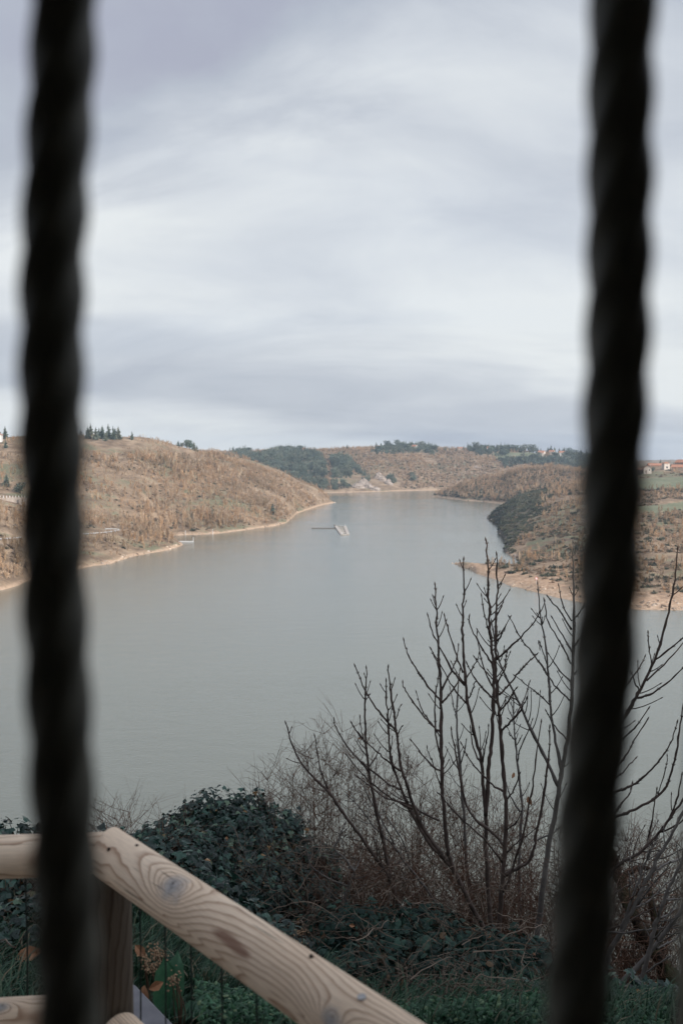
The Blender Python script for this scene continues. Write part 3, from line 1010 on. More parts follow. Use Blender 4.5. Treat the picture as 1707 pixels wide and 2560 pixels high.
house('gabled_house', 1616, 1190, 880, 6.5, 11, 4.2, 2.0, R(-14), 'pale house with a gable and red tiled roof beside the green field', STONE, [('window', 1.6, 2.0, 0.9, 1.1), ('door', -1.3, 0.0, 1.1, 2.1)])
house('tower_house', 1662, 1186, 905, 5.2, 5.2, 5.8, 1.4, R(8), 'small square tower house with a dark window and pyramid tiled roof', STONE, [('window', 0.1, 1.4, 1.5, 1.8), ('window', 0.0, 4.5, 0.5, 0.8)], True)
house('long_farm_house', 1637, 1180, 930, 9, 14, 3.2, 1.8, R(80), 'long low brown farm house with red roof behind the tower house', BROWNW, [('window', 2.0, 1.2, 0.9, 1.0), ('door', -1.5, 0, 1.2, 2.0)])
house('open_barn', 1695, 1184, 905, 10, 12, 3.6, 2.2, R(70), 'wide tiled barn at the right end of the village', BROWNW, [('door', -2.5, 0, 3.0, 2.8), ('door', 2.0, 0, 3.0, 2.8)])
house('barn_house', 1706, 1168, 960, 10, 12, 4.2, 2.6, R(40), 'brown house with bright red roof above the tiled barn', BROWNW, [('window', 1.6, 2.0, 0.9, 1.1), ('window', -1.6, 2.0, 0.9, 1.1)])
house('low_farm_shed', 1598, 1184, 885, 8, 9, 3.0, 1.4, R(75), 'low brown shed with a red roof adjoining the pale gabled house', BROWNW, [('door', 0, 0, 2.2, 2.4)])
house('hill_house', 1036, 1132, 1690, 9, 8, 5, 2.5, R(55), 'small pale house with orange roof among trees on the far skyline', WHITE, [('window', 1.8, 2, 1, 1.2), ('window', -1.8, 2, 1, 1.2)], False, None, True)
house('hill_house', 757, 1137, 1690, 12, 9, 4, 2.4, R(80), 'pinkish house half hidden in the conifer wood on the far shore', STONE, [('window', 2, 1.5, 1, 1.2), ('window', -2, 1.5, 1, 1.2)])
house('hill_house', 1151, 1125, 1720, 15, 9, 4, 2.0, R(85), 'long white house on the bare far ridge', WHITE, [('window', 3, 1.5, 1.2, 1.3), ('window', -3, 1.5, 1.2, 1.3)])
house('hill_house', 1217, 1126, 1710, 12, 9, 4.5, 2.4, R(75), 'white house between the trees of the far ridge', WHITE, [('window', 2, 1.5, 1.2, 1.3), ('window', -2, 1.5, 1.2, 1.3)])
house('hill_house', 1352, 1139, 1640, 17, 10, 5, 3.4, R(65), 'wide orange roofed house on the far meadow edge', STONE, [('window', 3, 1.5, 1.2, 1.5), ('window', -3, 1.5, 1.2, 1.5)], False, None, True)
house('hill_house', 1378, 1136, 1660, 8, 8, 6, 2.4, R(60), 'tall narrow pale house among dark trees on the far ridge', STONE, [('window', 1, 3, 1, 1.2)])
house('hill_house', 1403, 1134, 1660, 12, 9, 6, 2.6, R(75), 'pale house with orange roof highest among the dark far trees', WHITE, [('window', 2.5, 2, 1.2, 1.5), ('window', -2.5, 2, 1.2, 1.5)])
house('white_house', -6, 1110, 800, 9, 8, 6, 2.6, R(10), 'white house at the hill edge below the layered spruce', WHITE, [('window', 2.5, 2, 1.1, 1.4), ('window', -2.5, 2, 1.1, 1.4)])

# utility poles
POLE = plain('weathered_pole', (0.42, 0.38, 0.33), (0.55, 0.50, 0.45), 2.0)
for px_, Y_, h_, lb in ((1623, 890, 7.5, 'pale utility pole behind the pale gabled house'), (1672, 915, 6.5, 'pale utility pole right beside the tower house')):
    X_ = U(px_) * Y_
    z_ = float(ground(np.array([X_]), np.array([Y_]))[0])
    root = empty('utility_pole', (X_, Y_, z_), lb, 'pole', 'utility poles in the village')
    mb_ = MB(); mb_.tube([(0, 0, -1), (0, 0, h_)], [0.22, 0.15], 6); mb_.build('pole', POLE, root)
    mb_ = MB(); mb_.box((-0.7, -0.08, h_ - 0.6), (0.7, 0.08, h_ - 0.4)); mb_.build('crossarm', POLE, root)

# the floating T jetty in the middle of the lake
DECK = plain('bleached_deck', (0.34, 0.30, 0.26), (0.48, 0.44, 0.39), 1.2)
DARKD = plain('dark_walkway', (0.10, 0.095, 0.085), (0.17, 0.16, 0.15), 1.0)
METAL = plain('pale_metal', (0.42, 0.42, 0.41), (0.56, 0.56, 0.55), 2.0, 0.5)
c0 = on_level(848, 1322.5, 0.0)
root = empty('floating_jetty', (c0.x, c0.y, 0), 'floating T shaped jetty with dark walkway and pale deck in mid lake', 'jetty')
a0 = on_level(778.5, 1321.5, 0) - c0
mb_ = MB()
mb_.box((a0.x, a0.y - 0.7, 0.05), (-1.0, a0.y + 0.7, 0.55))
mb_.build('walkway', DARKD, root)
cA, cB = on_level(839, 1316, 0) - c0, on_level(855, 1338, 0) - c0
cC, cD = on_level(862, 1316.5, 0) - c0, on_level(869.5, 1337, 0) - c0
for nm, p_, q_, w_ in (('deck', cA, cB, 1.0), ('deck', cC, cD, 1.0)):
    d_ = (q_ - p_).normalized()
    n_ = Vector((-d_.y, d_.x, 0)) * w_
    mb_ = MB()
    vs = [p_ - n_, p_ + n_, q_ + n_, q_ - n_]
    mb_.add([(v_.x, v_.y, 0.05) for v_ in vs] + [(v_.x, v_.y, 0.6) for v_ in vs], [(0, 3, 2, 1), (4, 5, 6, 7), (0, 1, 5, 4), (1, 2, 6, 5), (2, 3, 7, 6), (3, 0, 4, 7)])
    mb_.build('deck', DECK, root)
for i in range(6):
    t = i / 5
    p_, q_ = cA.lerp(cB, t), cC.lerp(cD, t)
    mb_ = MB()
    d_ = (q_ - p_).normalized()
    n_ = Vector((-d_.y, d_.x, 0)) * 0.45
    vs = [p_ - n_, p_ + n_, q_ + n_, q_ - n_]
    mb_.add([(v_.x, v_.y, 0.12) for v_ in vs] + [(v_.x, v_.y, 0.5) for v_ in vs], [(0, 3, 2, 1), (4, 5, 6, 7), (0, 1, 5, 4), (1, 2, 6, 5), (2, 3, 7, 6), (3, 0, 4, 7)])
    mb_.build('finger', DECK, root)
for p_ in (cA, cB, cC, cD):
    mb_ = MB(); mb_.tube([(p_.x, p_.y, -1), (p_.x, p_.y, 1.9)], 0.14, 6); mb_.build('mooring_post', METAL, root)
p_ = on_level(838, 1317, 0) - c0
mb_ = MB(); mb_.box((p_.x - 1.2, p_.y - 0.8, 0.62), (p_.x + 0.3, p_.y + 0.8, 1.7)); mb_.build('locker', DARKD, root)

# small white landing stage and shore posts
c0 = on_level(449, 1355.5, 0)
root = empty('landing_stage', (c0.x, c0.y, 0), 'slim white landing stage with a tall end post off the near headland', 'jetty')
e0 = on_level(484.5, 1355, 0) - c0
mb_ = MB(); mb_.box((-3, -0.5, 0.1), (e0.x, 0.5, 0.7)); mb_.build('deck', METAL, root)
mb_ = MB(); mb_.tube([(e0.x, 0, -1), (e0.x, 0, 2.9)], 0.2, 6); mb_.build('end_post', METAL, root)
for px_, row_, h_, lb in ((464, 1338, 3.0, 'short white post standing in the cove behind the landing stage'), (532, 1337, 3.6, 'white post standing in shallow water along the hill shore')):
    c0 = on_level(px_, row_, 0)
    root = empty('shore_post', (c0.x, c0.y, 0), lb, 'post', 'white posts in the water along the hill shore')
    mb_ = MB(); mb_.tube([(0, 0, -1), (0, 0, h_)], 0.17, 6); mb_.build('post', METAL, root)
    mb_ = MB(); mb_.tube([(0, 0, h_ + 0.002), (0, 0, h_ + 0.16)], [0.22, 0.1], 6); mb_.build('cap', METAL, root)

# road wall with white posts, and the guard rails, on the near headland
WALLM = plain('pale_wall_stone', (0.34, 0.28, 0.23), (0.52, 0.46, 0.40), 0.35, 0.9, 0.2, 0.4, 0.2)
Yw = 565.0
xw0, xw1 = U(-320) * Yw, U(66) * Yw
zt = EYE - Yw * (1244 - 1125) / F
root = empty('retaining_wall', (xw1, Yw, zt - 4), 'pale stone retaining wall with white posts along its top', 'wall')
mb_ = MB(); mb_.box((xw0 - xw1, 0, -4), (0, 1.2, 4)); mb_.build('wall', WALLM, root)
mb_ = MB(); mb_.box((-3.8, -1.6, -4), (-0.002, -0.003, 3.6)); mb_.build('buttress', WALLM, root)
x_ = -0.8
while x_ > xw0 - xw1:
    mb_ = MB(); mb_.box((x_ - 0.16, 0.2, 4.002), (x_ + 0.16, 0.52, 5.1)); mb_.build('post', WHITE, root)
    x_ -= 1.75
RAILM = plain('galvanised_rail', (0.36, 0.36, 0.36), (0.48, 0.48, 0.47), 2.0, 0.55)


def guard(pxs, Ys, label, lift=0.8):
    pts_ = []
    for p_, y_ in zip(pxs, Ys):
        X_ = U(p_) * y_
        pts_.append((X_, y_, float(ground(np.array([X_]), np.array([y_]))[0]) + lift))
    pts_ = smooth_line(pts_, 4)
    root = empty('guard_rail', tuple(pts_[0] - np.array([0, 0, lift])), label, 'guard rail', 'road guard rails on the near headland')
    mb_ = MB(pts_[0] - np.array([0, 0, lift])); mb_.tube(pts_, 0.26, 5); mb_.build('rail', RAILM, root)
    for q_ in pts_[::2]:
        mb_ = MB(pts_[0] - np.array([0, 0, lift])); mb_.tube([q_ - np.array([0, 0, lift + 0.5]), q_ - np.array([0, 0, 0.27])], 0.09, 5); mb_.build('post', RAILM, root)


def row_at(px, row, ylo=300, yhi=700):
    ys = np.linspace(ylo, yhi, 400)
    zs = ground(U(px) * ys, ys)
    pr = project(U(px) * ys, ys, zs + 0.8)[1]
    return float(ys[np.argmin(np.abs(pr - row))])


guard((-120, -40, 0, 30, 52), [row_at(p_, r_) for p_, r_ in ((-120, 1352), (-40, 1349), (0, 1347), (30, 1345), (52, 1343))], 'short white guard rail on the headland below the retaining wall')
guard((205, 235, 265, 288, 297, 285, 262), [row_at(p_, r_) for p_, r_ in ((205, 1335), (235, 1333), (265, 1330), (288, 1326.5), (297, 1323.5), (285, 1322), (262, 1322))], 'white guard rail round the hairpin bend on the near headland')

# round warning sign on the spit
Ys_ = row_at(1343, 1456, 340, 520)
X_ = U(1343) * Ys_
z_ = float(ground(np.array([X_]), np.array([Ys_]))[0])
root = empty('round_sign', (X_, Ys_, z_), 'small round white sign with a red ring on a post on the sandy spit', 'sign')
mb_ = MB(); mb_.tube([(0, 0, -0.5), (0, 0, 2.6)], 0.06, 6); mb_.build('post', METAL, root)
REDM, N_, b_ = mat('sign_red', 0.5); b_.inputs['Base Color'].default_value = (0.55, 0.06, 0.05, 1)
for nm, r_, dy, mm in (('ring', 0.55, -0.08, REDM), ('face', 0.40, -0.11, WHITE)):
    mb_ = MB(); mb_.tube([(0, dy, 2.4), (0, dy - 0.025, 2.4)], r_, 16); mb_.build(nm, mm, root)

# ------------------------------------------------------------------ the bank just below the terrace
def near_z(X, Y):
    """height of the near bank relative to the eye"""
    X, Y = np.asarray(X, float), np.asarray(Y, float)
    mid_ = np.interp(Y, [0, 2.7, 3.2, 3.8, 4.6, 5.4, 6.5, 8, 10, 15, 25, 50, 80, 100], [-1.75, -1.78, -1.92, -2.18, -2.62, -3.12, -3.95, -5.3, -7.5, -12.5, -21, -39, -57, -60])
    left = np.interp(Y, [0, 2.7, 3.2, 4, 5, 6, 7, 8, 10, 15, 25, 50, 80, 100], [-1.75, -1.78, -1.9, -2.12, -2.42, -2.75, -3.05, -4.2, -6.5, -12, -21, -39, -57, -60])
    ux = X / np.maximum(Y, 0.5)
    w = np.clip((-0.10 - ux) / 0.12, 0, 1)
    w = w * w * (3 - 2 * w)
    z = mid_ * (1 - w) + left * w
    return z + fbm(X / 1.3, Y / 1.3, 5, 3) * 0.22 * np.clip((Y - 2.6) / 1.0, 0, 1) + fbm(X / 9, Y / 9, 8, 2) * 2.5 * np.clip((Y - 8) / 10, 0, 1)


yr = np.concatenate([np.linspace(-6, 2.5, 12), np.linspace(2.6, 12, 90), np.geomspace(12.2, 100, 60)])
xr = np.concatenate([np.linspace(-90, -6, 40, endpoint=False), np.linspace(-6, 6, 110), np.linspace(6, 90, 41)[1:]])
XB, YB = np.meshgrid(xr, yr)
ZB = near_z(XB, YB) + EYE
ZB = np.where(YB < 2.65, np.minimum(ZB, EYE - 1.75), ZB)
idx = np.arange(XB.size).reshape(XB.shape)
quads = np.stack([idx[:-1, :-1], idx[:-1, 1:], idx[1:, 1:], idx[1:, :-1]], -1).reshape(-1, 4)
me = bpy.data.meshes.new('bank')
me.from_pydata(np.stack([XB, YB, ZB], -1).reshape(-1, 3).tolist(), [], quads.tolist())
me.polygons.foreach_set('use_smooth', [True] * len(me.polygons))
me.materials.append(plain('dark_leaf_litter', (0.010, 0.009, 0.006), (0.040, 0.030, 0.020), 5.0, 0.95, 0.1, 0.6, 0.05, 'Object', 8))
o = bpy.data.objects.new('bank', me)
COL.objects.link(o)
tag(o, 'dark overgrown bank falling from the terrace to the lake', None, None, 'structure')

# ------------------------------------------------------------------ building the camera looks out of
WALLS = plain('old_wall', (0.10, 0.09, 0.08), (0.20, 0.18, 0.16), 2.5, 0.95, 0.1, 0.5, 0.03)
PALEW = plain('pale_bounce_stone', (0.54, 0.51, 0.46), (0.68, 0.65, 0.60), 2.5, 0.95, 0.1, 0.5, 0.03)  # unseen outer walls kept pale to bounce light onto the rail
ROOMW = plain('old_plaster', (0.30, 0.28, 0.25), (0.40, 0.37, 0.33), 2.5, 0.95, 0.1, 0.5, 0.03)
root = empty('stone_building', (0, 0.1, EYE - 1.75), 'unseen old stone building whose gateway opens on the lake view', 'building')  # unseen; walls sized to shade the bank, room added to darken the bars
O3 = np.array([0, 0.1, EYE - 1.75])
for nm, lo, hi in (('wall', (-1.6, 0.0, -0.5), (-1.1, 0.45, 5.2)), ('wall', (1.1, 0.0, -0.5), (16, 0.45, 5.2)), ('lintel', (-1.1, 0.0, 3.0), (1.1, 0.45, 5.2)),
                   ('room_wall', (-1.6, -4.5, 0), (-1.4, -0.002, 3.2)), ('room_wall', (1.4, -4.5, 0), (1.6, -0.002, 3.2)),
                   ('room_wall', (-1.6, -4.7, 0), (1.6, -4.502, 3.2)), ('ceiling', (-1.6, -4.7, 3.202), (1.6, -0.002, 3.4))):
    mb_ = MB(); mb_.box(lo, hi); mb_.build(nm, PALEW if nm in ('wall', 'lintel') else ROOMW, root)
PAVE = plain('terrace_gravel', (0.30, 0.27, 0.23), (0.42, 0.38, 0.33), 30.0, 0.95, 0.1, 0.4, 0.01)  # unseen ground added pale to bounce light onto bars and rail

mb_ = MB()
zt_ = EYE - 1.742
mb_.add([(-1.4, -4.4, zt_), (1.4, -4.4, zt_), (1.4, 0.1, zt_), (-1.4, 0.1, zt_)], [(0, 1, 2, 3)])
mb_.add([(-4, 0.1, zt_), (-1.1, 0.1, zt_), (1.1, 0.1, zt_), (4, 0.1, zt_), (4, 0.75, zt_), (0.42, 0.75, zt_), (-0.50, 1.93, zt_), (-4, 1.93, zt_)], [(0, 1, 2, 3, 4, 5, 6, 7)])
tag(mb_.build('terrace', PAVE), 'unseen pale gravel terrace inside the timber fence', None, None, 'structure')

# ------------------------------------------------------------------ iron gate with twisted bars
IRON, N, b = mat('black_iron', 0.55, 0.35)
t = N.n('ShaderNodeTexCoord')
nz = N.noise(t.outputs['Object'], 160.0, 4, 0.6)
N.put(b.inputs['Base Color'], N.ramp(nz, [(0.3, (0.095, 0.098, 0.080)), (0.62, (0.14, 0.138, 0.110)), (0.85, (0.22, 0.165, 0.12))]))
bump(N, b, nz, 0.5, 0.001)
DB = 0.285
gate = empty('iron_gate', (0, DB, EYE - 1.75), 'black wrought iron gate of twisted bars close to the lens', 'gate')
GO = np.array([0, DB, EYE - 1.75])


def twisted(axis_pts, half=0.0085, rnd=0.32, pitch=0.094, phase=0.0):
    """square bar, rounded edges, twisted about its axis"""
    ax_ = np.asarray(axis_pts, float)
    ln = np.concatenate([[0], np.cumsum(np.linalg.norm(np.diff(ax_, axis=0), axis=1))])
    n_ = int(ln[-1] / 0.0035)
    s = np.linspace(0, ln[-1], n_)
    P_ = np.stack([np.interp(s, ln, ax_[:, i]) for i in range(3)], 1)
    k_ = 24
    th = np.linspace(0, 2 * math.pi, k_, endpoint=False)
    p_ = 3.2
    rr = half / (np.abs(np.cos(th)) ** p_ + np.abs(np.sin(th)) ** p_) ** (1 / p_)
    rot = s / pitch * 2 * math.pi + phase + 0.25 * np.sin(s * 21.0 + phase)
    wob = 1 + 0.05 * fbm(s * 18.0 + phase * 7, s * 0 + 3.3, 44, 3)
    A = th[None, :] + rot[:, None]
    vs = np.stack([P_[:, 0:1] + np.cos(A) * rr[None, :] * wob[:, None], P_[:, 1:2] + np.sin(A) * rr[None, :] * wob[:, None], np.repeat(P_[:, 2:3], k_, 1)], -1)
    fs = [(i * k_ + j, i * k_ + (j + 1) % k_, (i + 1) * k_ + (j + 1) % k_, (i + 1) * k_ + j) for i in range(n_ - 1) for j in range(k_)]
    return vs.reshape(-1, 3), fs


BAR_L = [(163, -60), (161, 60), (156, 204), (150, 300), (143, 425), (139, 520), (133, 640), (131, 800), (130, 978), (131, 1100), (133, 1300), (137, 1500), (144, 1680), (151, 1851), (160, 2068), (169, 2395), (177, 2620)]
BAR_R = [(1559, -60), (1555, 60), (1550, 204), (1549, 400), (1547, 640), (1543, 870), (1538, 1000), (1532, 1120), (1527, 1306), (1516, 1524), (1502, 1742), (1489, 1851), (1471, 2068), (1456, 2286), (1433, 2620)]
bar_x = []
for trace, ph in ((BAR_L, 0.75), (BAR_R, 0.95)):
    pts_ = []
    for px_, py_ in trace:
        d_ = ray(px_, py_)
        pts_.append(np.array([0, 0, EYE]) + np.array(d_) * (DB / d_.y))
    pts_ = smooth_line(pts_, 3)
    lo_, hi_ = pts_[-1].copy(), pts_[0].copy()
    lo_[2], hi_[2] = EYE - 1.70, EYE + 1.20
    pts_ = np.vstack([lo_, pts_[::-1], hi_])
    mb_ = MB(GO); mb_.add(*twisted(pts_, phase=ph)); mb_.build('bar', IRON, gate, True)
    bar_x.append(pts_[len(pts_) // 2][0])
sp_ = bar_x[1] - bar_x[0]
for k_ in (-1, -2, 2, 3):
    x_ = bar_x[0] + sp_ * k_ + (0.09 if k_ > 1 else 0)
    mb_ = MB(GO); mb_.add(*twisted([(x_, DB, EYE - 1.70), (x_, DB, EYE + 1.20)], phase=k_)); mb_.build('bar', IRON, gate, True)
# meeting stile: its foot shows at the right edge, leaning a little
d0, d1 = ray(1735, 1900), ray(1702, 2560)
p0_, p1_ = d0 * (DB / d0.y), d1 * (DB / d1.y)
mb_ = MB(GO)
top_ = np.array([p0_.x + (p0_.x - p1_.x) / (p0_.z - p1_.z) * (1.2 - p0_.z) * 0.35, 0, 0])
vs = []
for z_, x_ in ((-1.70, p1_.x - 0.012), (p1_.z, p1_.x), (p0_.z, p0_.x), (1.20, p0_.x + 0.02)):
    for dx_, dy_ in ((0, -0.006), (0.03, -0.006), (0.03, 0.006), (0, 0.006)):
        vs.append((x_ + dx_, DB + dy_, EYE + z_))
fs = [(i * 4 + j, i * 4 + (j + 1) % 4, (i + 1) * 4 + (j + 1) % 4, (i + 1) * 4 + j) for i in range(3) for j in range(4)] + [(3, 2, 1, 0), (12, 13, 14, 15)]
mb_.add(vs, fs); mb_.build('stile', IRON, gate)
for nm, z0, z1 in (('bottom_rail', -1.74, -1.702), ('top_rail', 1.202, 1.24)):
    mb_ = MB(GO); mb_.box((-0.75, DB - 0.012, EYE + z0), (0.75, DB + 0.012, EYE + z1)); mb_.build(nm, IRON, gate)

# ------------------------------------------------------------------ round timber fence
def wood_mat(name, tone=1.0):
    m_, N, b = mat(name, 0.62, 0.25)
    ra = N.n('ShaderNodeAttribute', attribute_name='ring').outputs['Fac']
    kn = N.n('ShaderNodeAttribute', attribute_name='knot').outputs['Fac']
    st = N.n('ShaderNodeAttribute', attribute_name='stain').outputs['Fac']
    tcn = N.n('ShaderNodeAttribute', attribute_name='grain').outputs['Vector']
    fib = N.noise(N.n('ShaderNodeMapping', ins={0: tcn, 'Scale': (5, 110, 110)}).outputs[0], 4.0, 4, 0.62)
    crk = N.noise(N.n('ShaderNodeMapping', ins={0: tcn, 'Scale': (2.2, 75, 75)}).outputs[0], 1.6, 3, 0.5)
    crk = N.ramp(crk, [(0.665, 0.0), (0.69, 1.0)])
    blot = N.noise(tcn, 5.0, 3, 0.5)
    fr = N.m('FRACT', ra)
    late = N.ramp(fr, [(0.0, 0.12), (0.12, 0.0), (0.55, 0.08), (0.78, 0.50), (0.92, 1.0), (0.97, 0.85), (1.0, 0.12)])
    early = N.ramp(blot, [(0.3, (0.74 * tone, 0.575 * tone, 0.415 * tone)), (0.7, (0.82 * tone, 0.665 * tone, 0.50 * tone))])
    dark = (0.30 * tone, 0.165 * tone, 0.095 * tone)
    c = N.mix(N.m('MULTIPLY', late, 0.80), early, dark)
    c = N.mix(1.0, c, N.ramp(fib, [(0.3, 0.86), (0.7, 1.12)]), 'MULTIPLY')
    c = N.mix(N.m('MULTIPLY', st, 0.85), c, (0.24 * tone, 0.125 * tone, 0.08 * tone))
    c = N.mix(N.m('MULTIPLY', crk, 0.7), c, (0.10 * tone, 0.065 * tone, 0.04 * tone))
    kcol = N.ramp(N.noise(tcn, 70.0, 4, 0.65), [(0.33, (0.035, 0.03, 0.027)), (0.42, (0.30, 0.29, 0.28)), (0.7, (0.47, 0.45, 0.43))])
    c = N.mix(kn, c, kcol)
    N.put(b.inputs['Base Color'], c)
    bump(N, b, N.m('ADD', N.m('MULTIPLY', late, 0.6), N.m('ADD', fib, N.m('ADD', N.m('MULTIPLY', kn, -1.2), N.m('MULTIPLY', crk, -1.5)))), 0.35, 0.0018)
    return m_


WOOD = wood_mat('pine_log')
WOOD_POST = wood_mat('shaded_pine_post', 0.13)  # rail pine darkened: the shade on the posts is put into the colour
ZR = EYE - 0.832
C0 = on_level(272, 2131, ZR)
RB = on_level(992, 2632, ZR)
LB = on_level(0, 2141, ZR)
dR = (RB - C0).normalized()
dL = (LB - C0).normalized()
fence = empty('timber_fence', (C0.x, C0.y, EYE - 1.75), 'round pale timber fence with mitred top rail, post and wire infill', 'fence')
FO = np.array([C0.x, C0.y, EYE - 1.75])
MITRE = (dR - dL).normalized()      # plane normal shared by both cut ends


def log(name, start, d, length, rad, cut_n, cut_side, knots, stains, seed, parent=fence, freq=13.0, bow=0.004, material=None):
    """a turned log: rings run round the knots; the near end is cut on the mitre plane"""
    d = Vector(d).normalized()
    upv = Vector((0, 0, 1)) if abs(d.z) < 0.9 else Vector((0, 1, 0))
    sd = d.cross(upv).normalized()
    uv = sd.cross(d).normalized()
    NL, NA = int(length / 0.006), 72
    s = np.linspace(0, length, NL)
    th = np.linspace(0, 2 * math.pi, NA, endpoint=False)
    S, TH = np.meshgrid(s, th, indexing='ij')
    rr = rad * (1 + 0.02 * np.sin(S * 3.1 + seed) + 0.012 * np.cos(2 * TH + S * 2.0 + seed))
    D, SD, UV = np.array(d), np.array(sd), np.array(uv)
    st = np.array(start)
    off = bow * np.sin(S * 2.4 + seed)
    P_ = st + D * S[..., None] + SD * (np.cos(TH) * rr + off)[..., None] + UV * (np.sin(TH) * rr)[..., None]
    if cut_n is not None:
        cn = np.array(cut_n)
        shift = ((st + D * 0.0 - P_) @ cn) / (D @ cn)
        fall = np.clip(1 - S / 0.14, 0, 1)
        P_ = P_ + D * (shift + S * 1.0)[..., None] * 0 + D * ((((st + cn * cut_side) - (P_ - D * S[..., None])) @ cn) / (D @ cn) * fall)[..., None]
    # ring field: across the log, drawn up round each knot
    y_ = np.cos(TH) * rad
    x_ = np.sin(TH) * rad
    pith = 0.02 * np.sin(S * 2.2 + seed * 1.7)
    ring = np.sqrt((y_ - 0.3 * rad - pith) ** 2 + (x_ + 0.15 * rad) ** 2) / rad * freq
    ring = ring + 1.5 * fbm(S * 2.0 + seed, TH * 0.5, seed, 2) + 0.55 * fbm(S * 22.0 + seed, np.cos(TH) * 3 + 7, seed + 3, 3)
    kn, sn = np.zeros_like(S), np.zeros_like(S)
    for ks, kt, size, amp in knots:
        dt = (TH - kt + math.pi) % (2 * math.pi) - math.pi
        ds = S - ks
        a = dt * rad
        e = (ds / 1.7) ** 2 + a ** 2
        # rings crowd round the knot; the sheath trails along the grain
        ring = ring + amp * np.exp(-np.sqrt(e) / (size * 1.35))
        wob = 0.9 * fbm(ds * 60 + seed, a * 60, seed + 9, 3)
        kn = np.maximum(kn, np.clip(1.30 - (np.sqrt((ds / 1.35) ** 2 + a ** 2) / size + wob), 0, 1))
    for ks, kt, ls, la in stains:
        dt = (TH - kt + math.pi) % (2 * math.pi) - math.pi
        wob = 0.9 * fbm(S * 22, TH * 4, seed + 21, 3)
        sn = np.maximum(sn, np.clip(1.5 * (1 - ((S - ks) / ls) ** 2 - (dt * rad / la) ** 2) + wob, 0, 1))
    ii = np.arange(NL * NA).reshape(NL, NA)
    q = np.stack([ii[:-1], np.roll(ii, -1, 1)[:-1], np.roll(ii, -1, 1)[1:], ii[1:]], -1).reshape(-1, 4)
    fs = q.tolist() + [tuple(ii[0][::-1].tolist()), tuple(ii[-1].tolist())]
    me_ = bpy.data.meshes.new(name)
    org = np.array(parent.location) if parent is not None else np.zeros(3)
    me_.from_pydata((P_.reshape(-1, 3) - org).tolist(), [], fs)
    for nm, arr in (('ring', ring), ('knot', kn), ('stain', sn)):
        a_ = me_.attributes.new(nm, 'FLOAT', 'POINT')
        a_.data.foreach_set('value', arr.astype(np.float32).ravel())
    gv = np.stack([S + seed * 3.1, np.cos(TH) * rad, np.sin(TH) * rad], -1)
    a_ = me_.attributes.new('grain', 'FLOAT_VECTOR', 'POINT')
    a_.data.foreach_set('vector', gv.astype(np.float32).ravel())
    me_.materials.append(material or WOOD)
    me_.polygons.foreach_set('use_smooth', [True] * (len(fs) - 2) + [False, False])
    ob = bpy.data.objects.new(name, me_)
    COL.objects.link(ob)
    ob.parent = parent
    return ob


def theta_of(d, target, start):
    """angle round the log at which the point `target` lies"""
    d = Vector(d).normalized()
    sd = d.cross(Vector((0, 0, 1))).normalized()
    uv = sd.cross(d).normalized()
    w = target - start
    s = w.dot(d)
    w = w - d * s
    return s, math.atan2(w.dot(uv), w.dot(sd))


def on_log(px, py, start, d, rad):
    """where the line of sight meets the log: length along it and angle"""
    o_, r_ = Vector((0, 0, EYE)), ray(px, py).normalized()
    d = Vector(d).normalized()
    w = o_ - start
    a_ = r_ - d * r_.dot(d)
    b_2 = w - d * w.dot(d)
    A_, B_, C_ = a_.dot(a_), 2 * a_.dot(b_2), b_2.dot(b_2) - rad * rad
    disc = B_ * B_ - 4 * A_ * C_
    t_ = (-B_ - math.sqrt(max(disc, 0))) / (2 * A_)
    return theta_of(d, o_ + r_ * t_, start)


RAD_R, RAD_L = 0.050, 0.0435
kn = []
for px_, py_, size, amp in ((428, 2218, 0.026, 10.0), (822, 2556, 0.017, 10.0)):
    s_, t_ = on_log(px_, py_, C0, dR, RAD_R)
    kn.append((s_, t_, size, amp))
s1_, t1_ = on_log(565, 2352, C0, dR, RAD_R)
s2_, t2_ = on_log(590, 2375, C0, dR, RAD_R)
log('top_rail', C0, dR, 2.6, RAD_R, MITRE, 0.0012, kn, [(s1_, t1_, 0.055, 0.011), (s2_, t2_, 0.04, 0.010)], 3)
log('top_rail', C0, dL, 2.2, RAD_L, MITRE, -0.0012, [(0.62, 2.6, 0.012, 4)], [], 5, freq=6.0)
DZ = Vector((0, 0, -0.350))
kl = []
s_, t_ = on_log(66, 2515, C0 + DZ, dL, 0.045)
kl.append((s_, t_, 0.012, 5.0))
log('lower_rail', C0 + DZ + dR * 0.045 + Vector((0, 0, -0.02)), dR, 2.5, 0.045, None, 0, [(0.4, 2.0, 0.012, 5)], [], 8)
log('lower_rail', C0 + DZ + dL * 0.05, dL, 2.1, 0.045, None, 0, kl, [], 9)
post_top = C0 + Vector((-0.004, 0.012, -0.03))
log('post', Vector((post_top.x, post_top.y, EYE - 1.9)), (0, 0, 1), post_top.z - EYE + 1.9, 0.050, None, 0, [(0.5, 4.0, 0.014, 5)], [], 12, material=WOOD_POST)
e_ = C0 + dL * 2.05
log('post', Vector((e_.x, e_.y, EYE - 1.9)), (0, 0, 1), 1.05, 0.050, None, 0, [], [], 13, material=WOOD_POST)
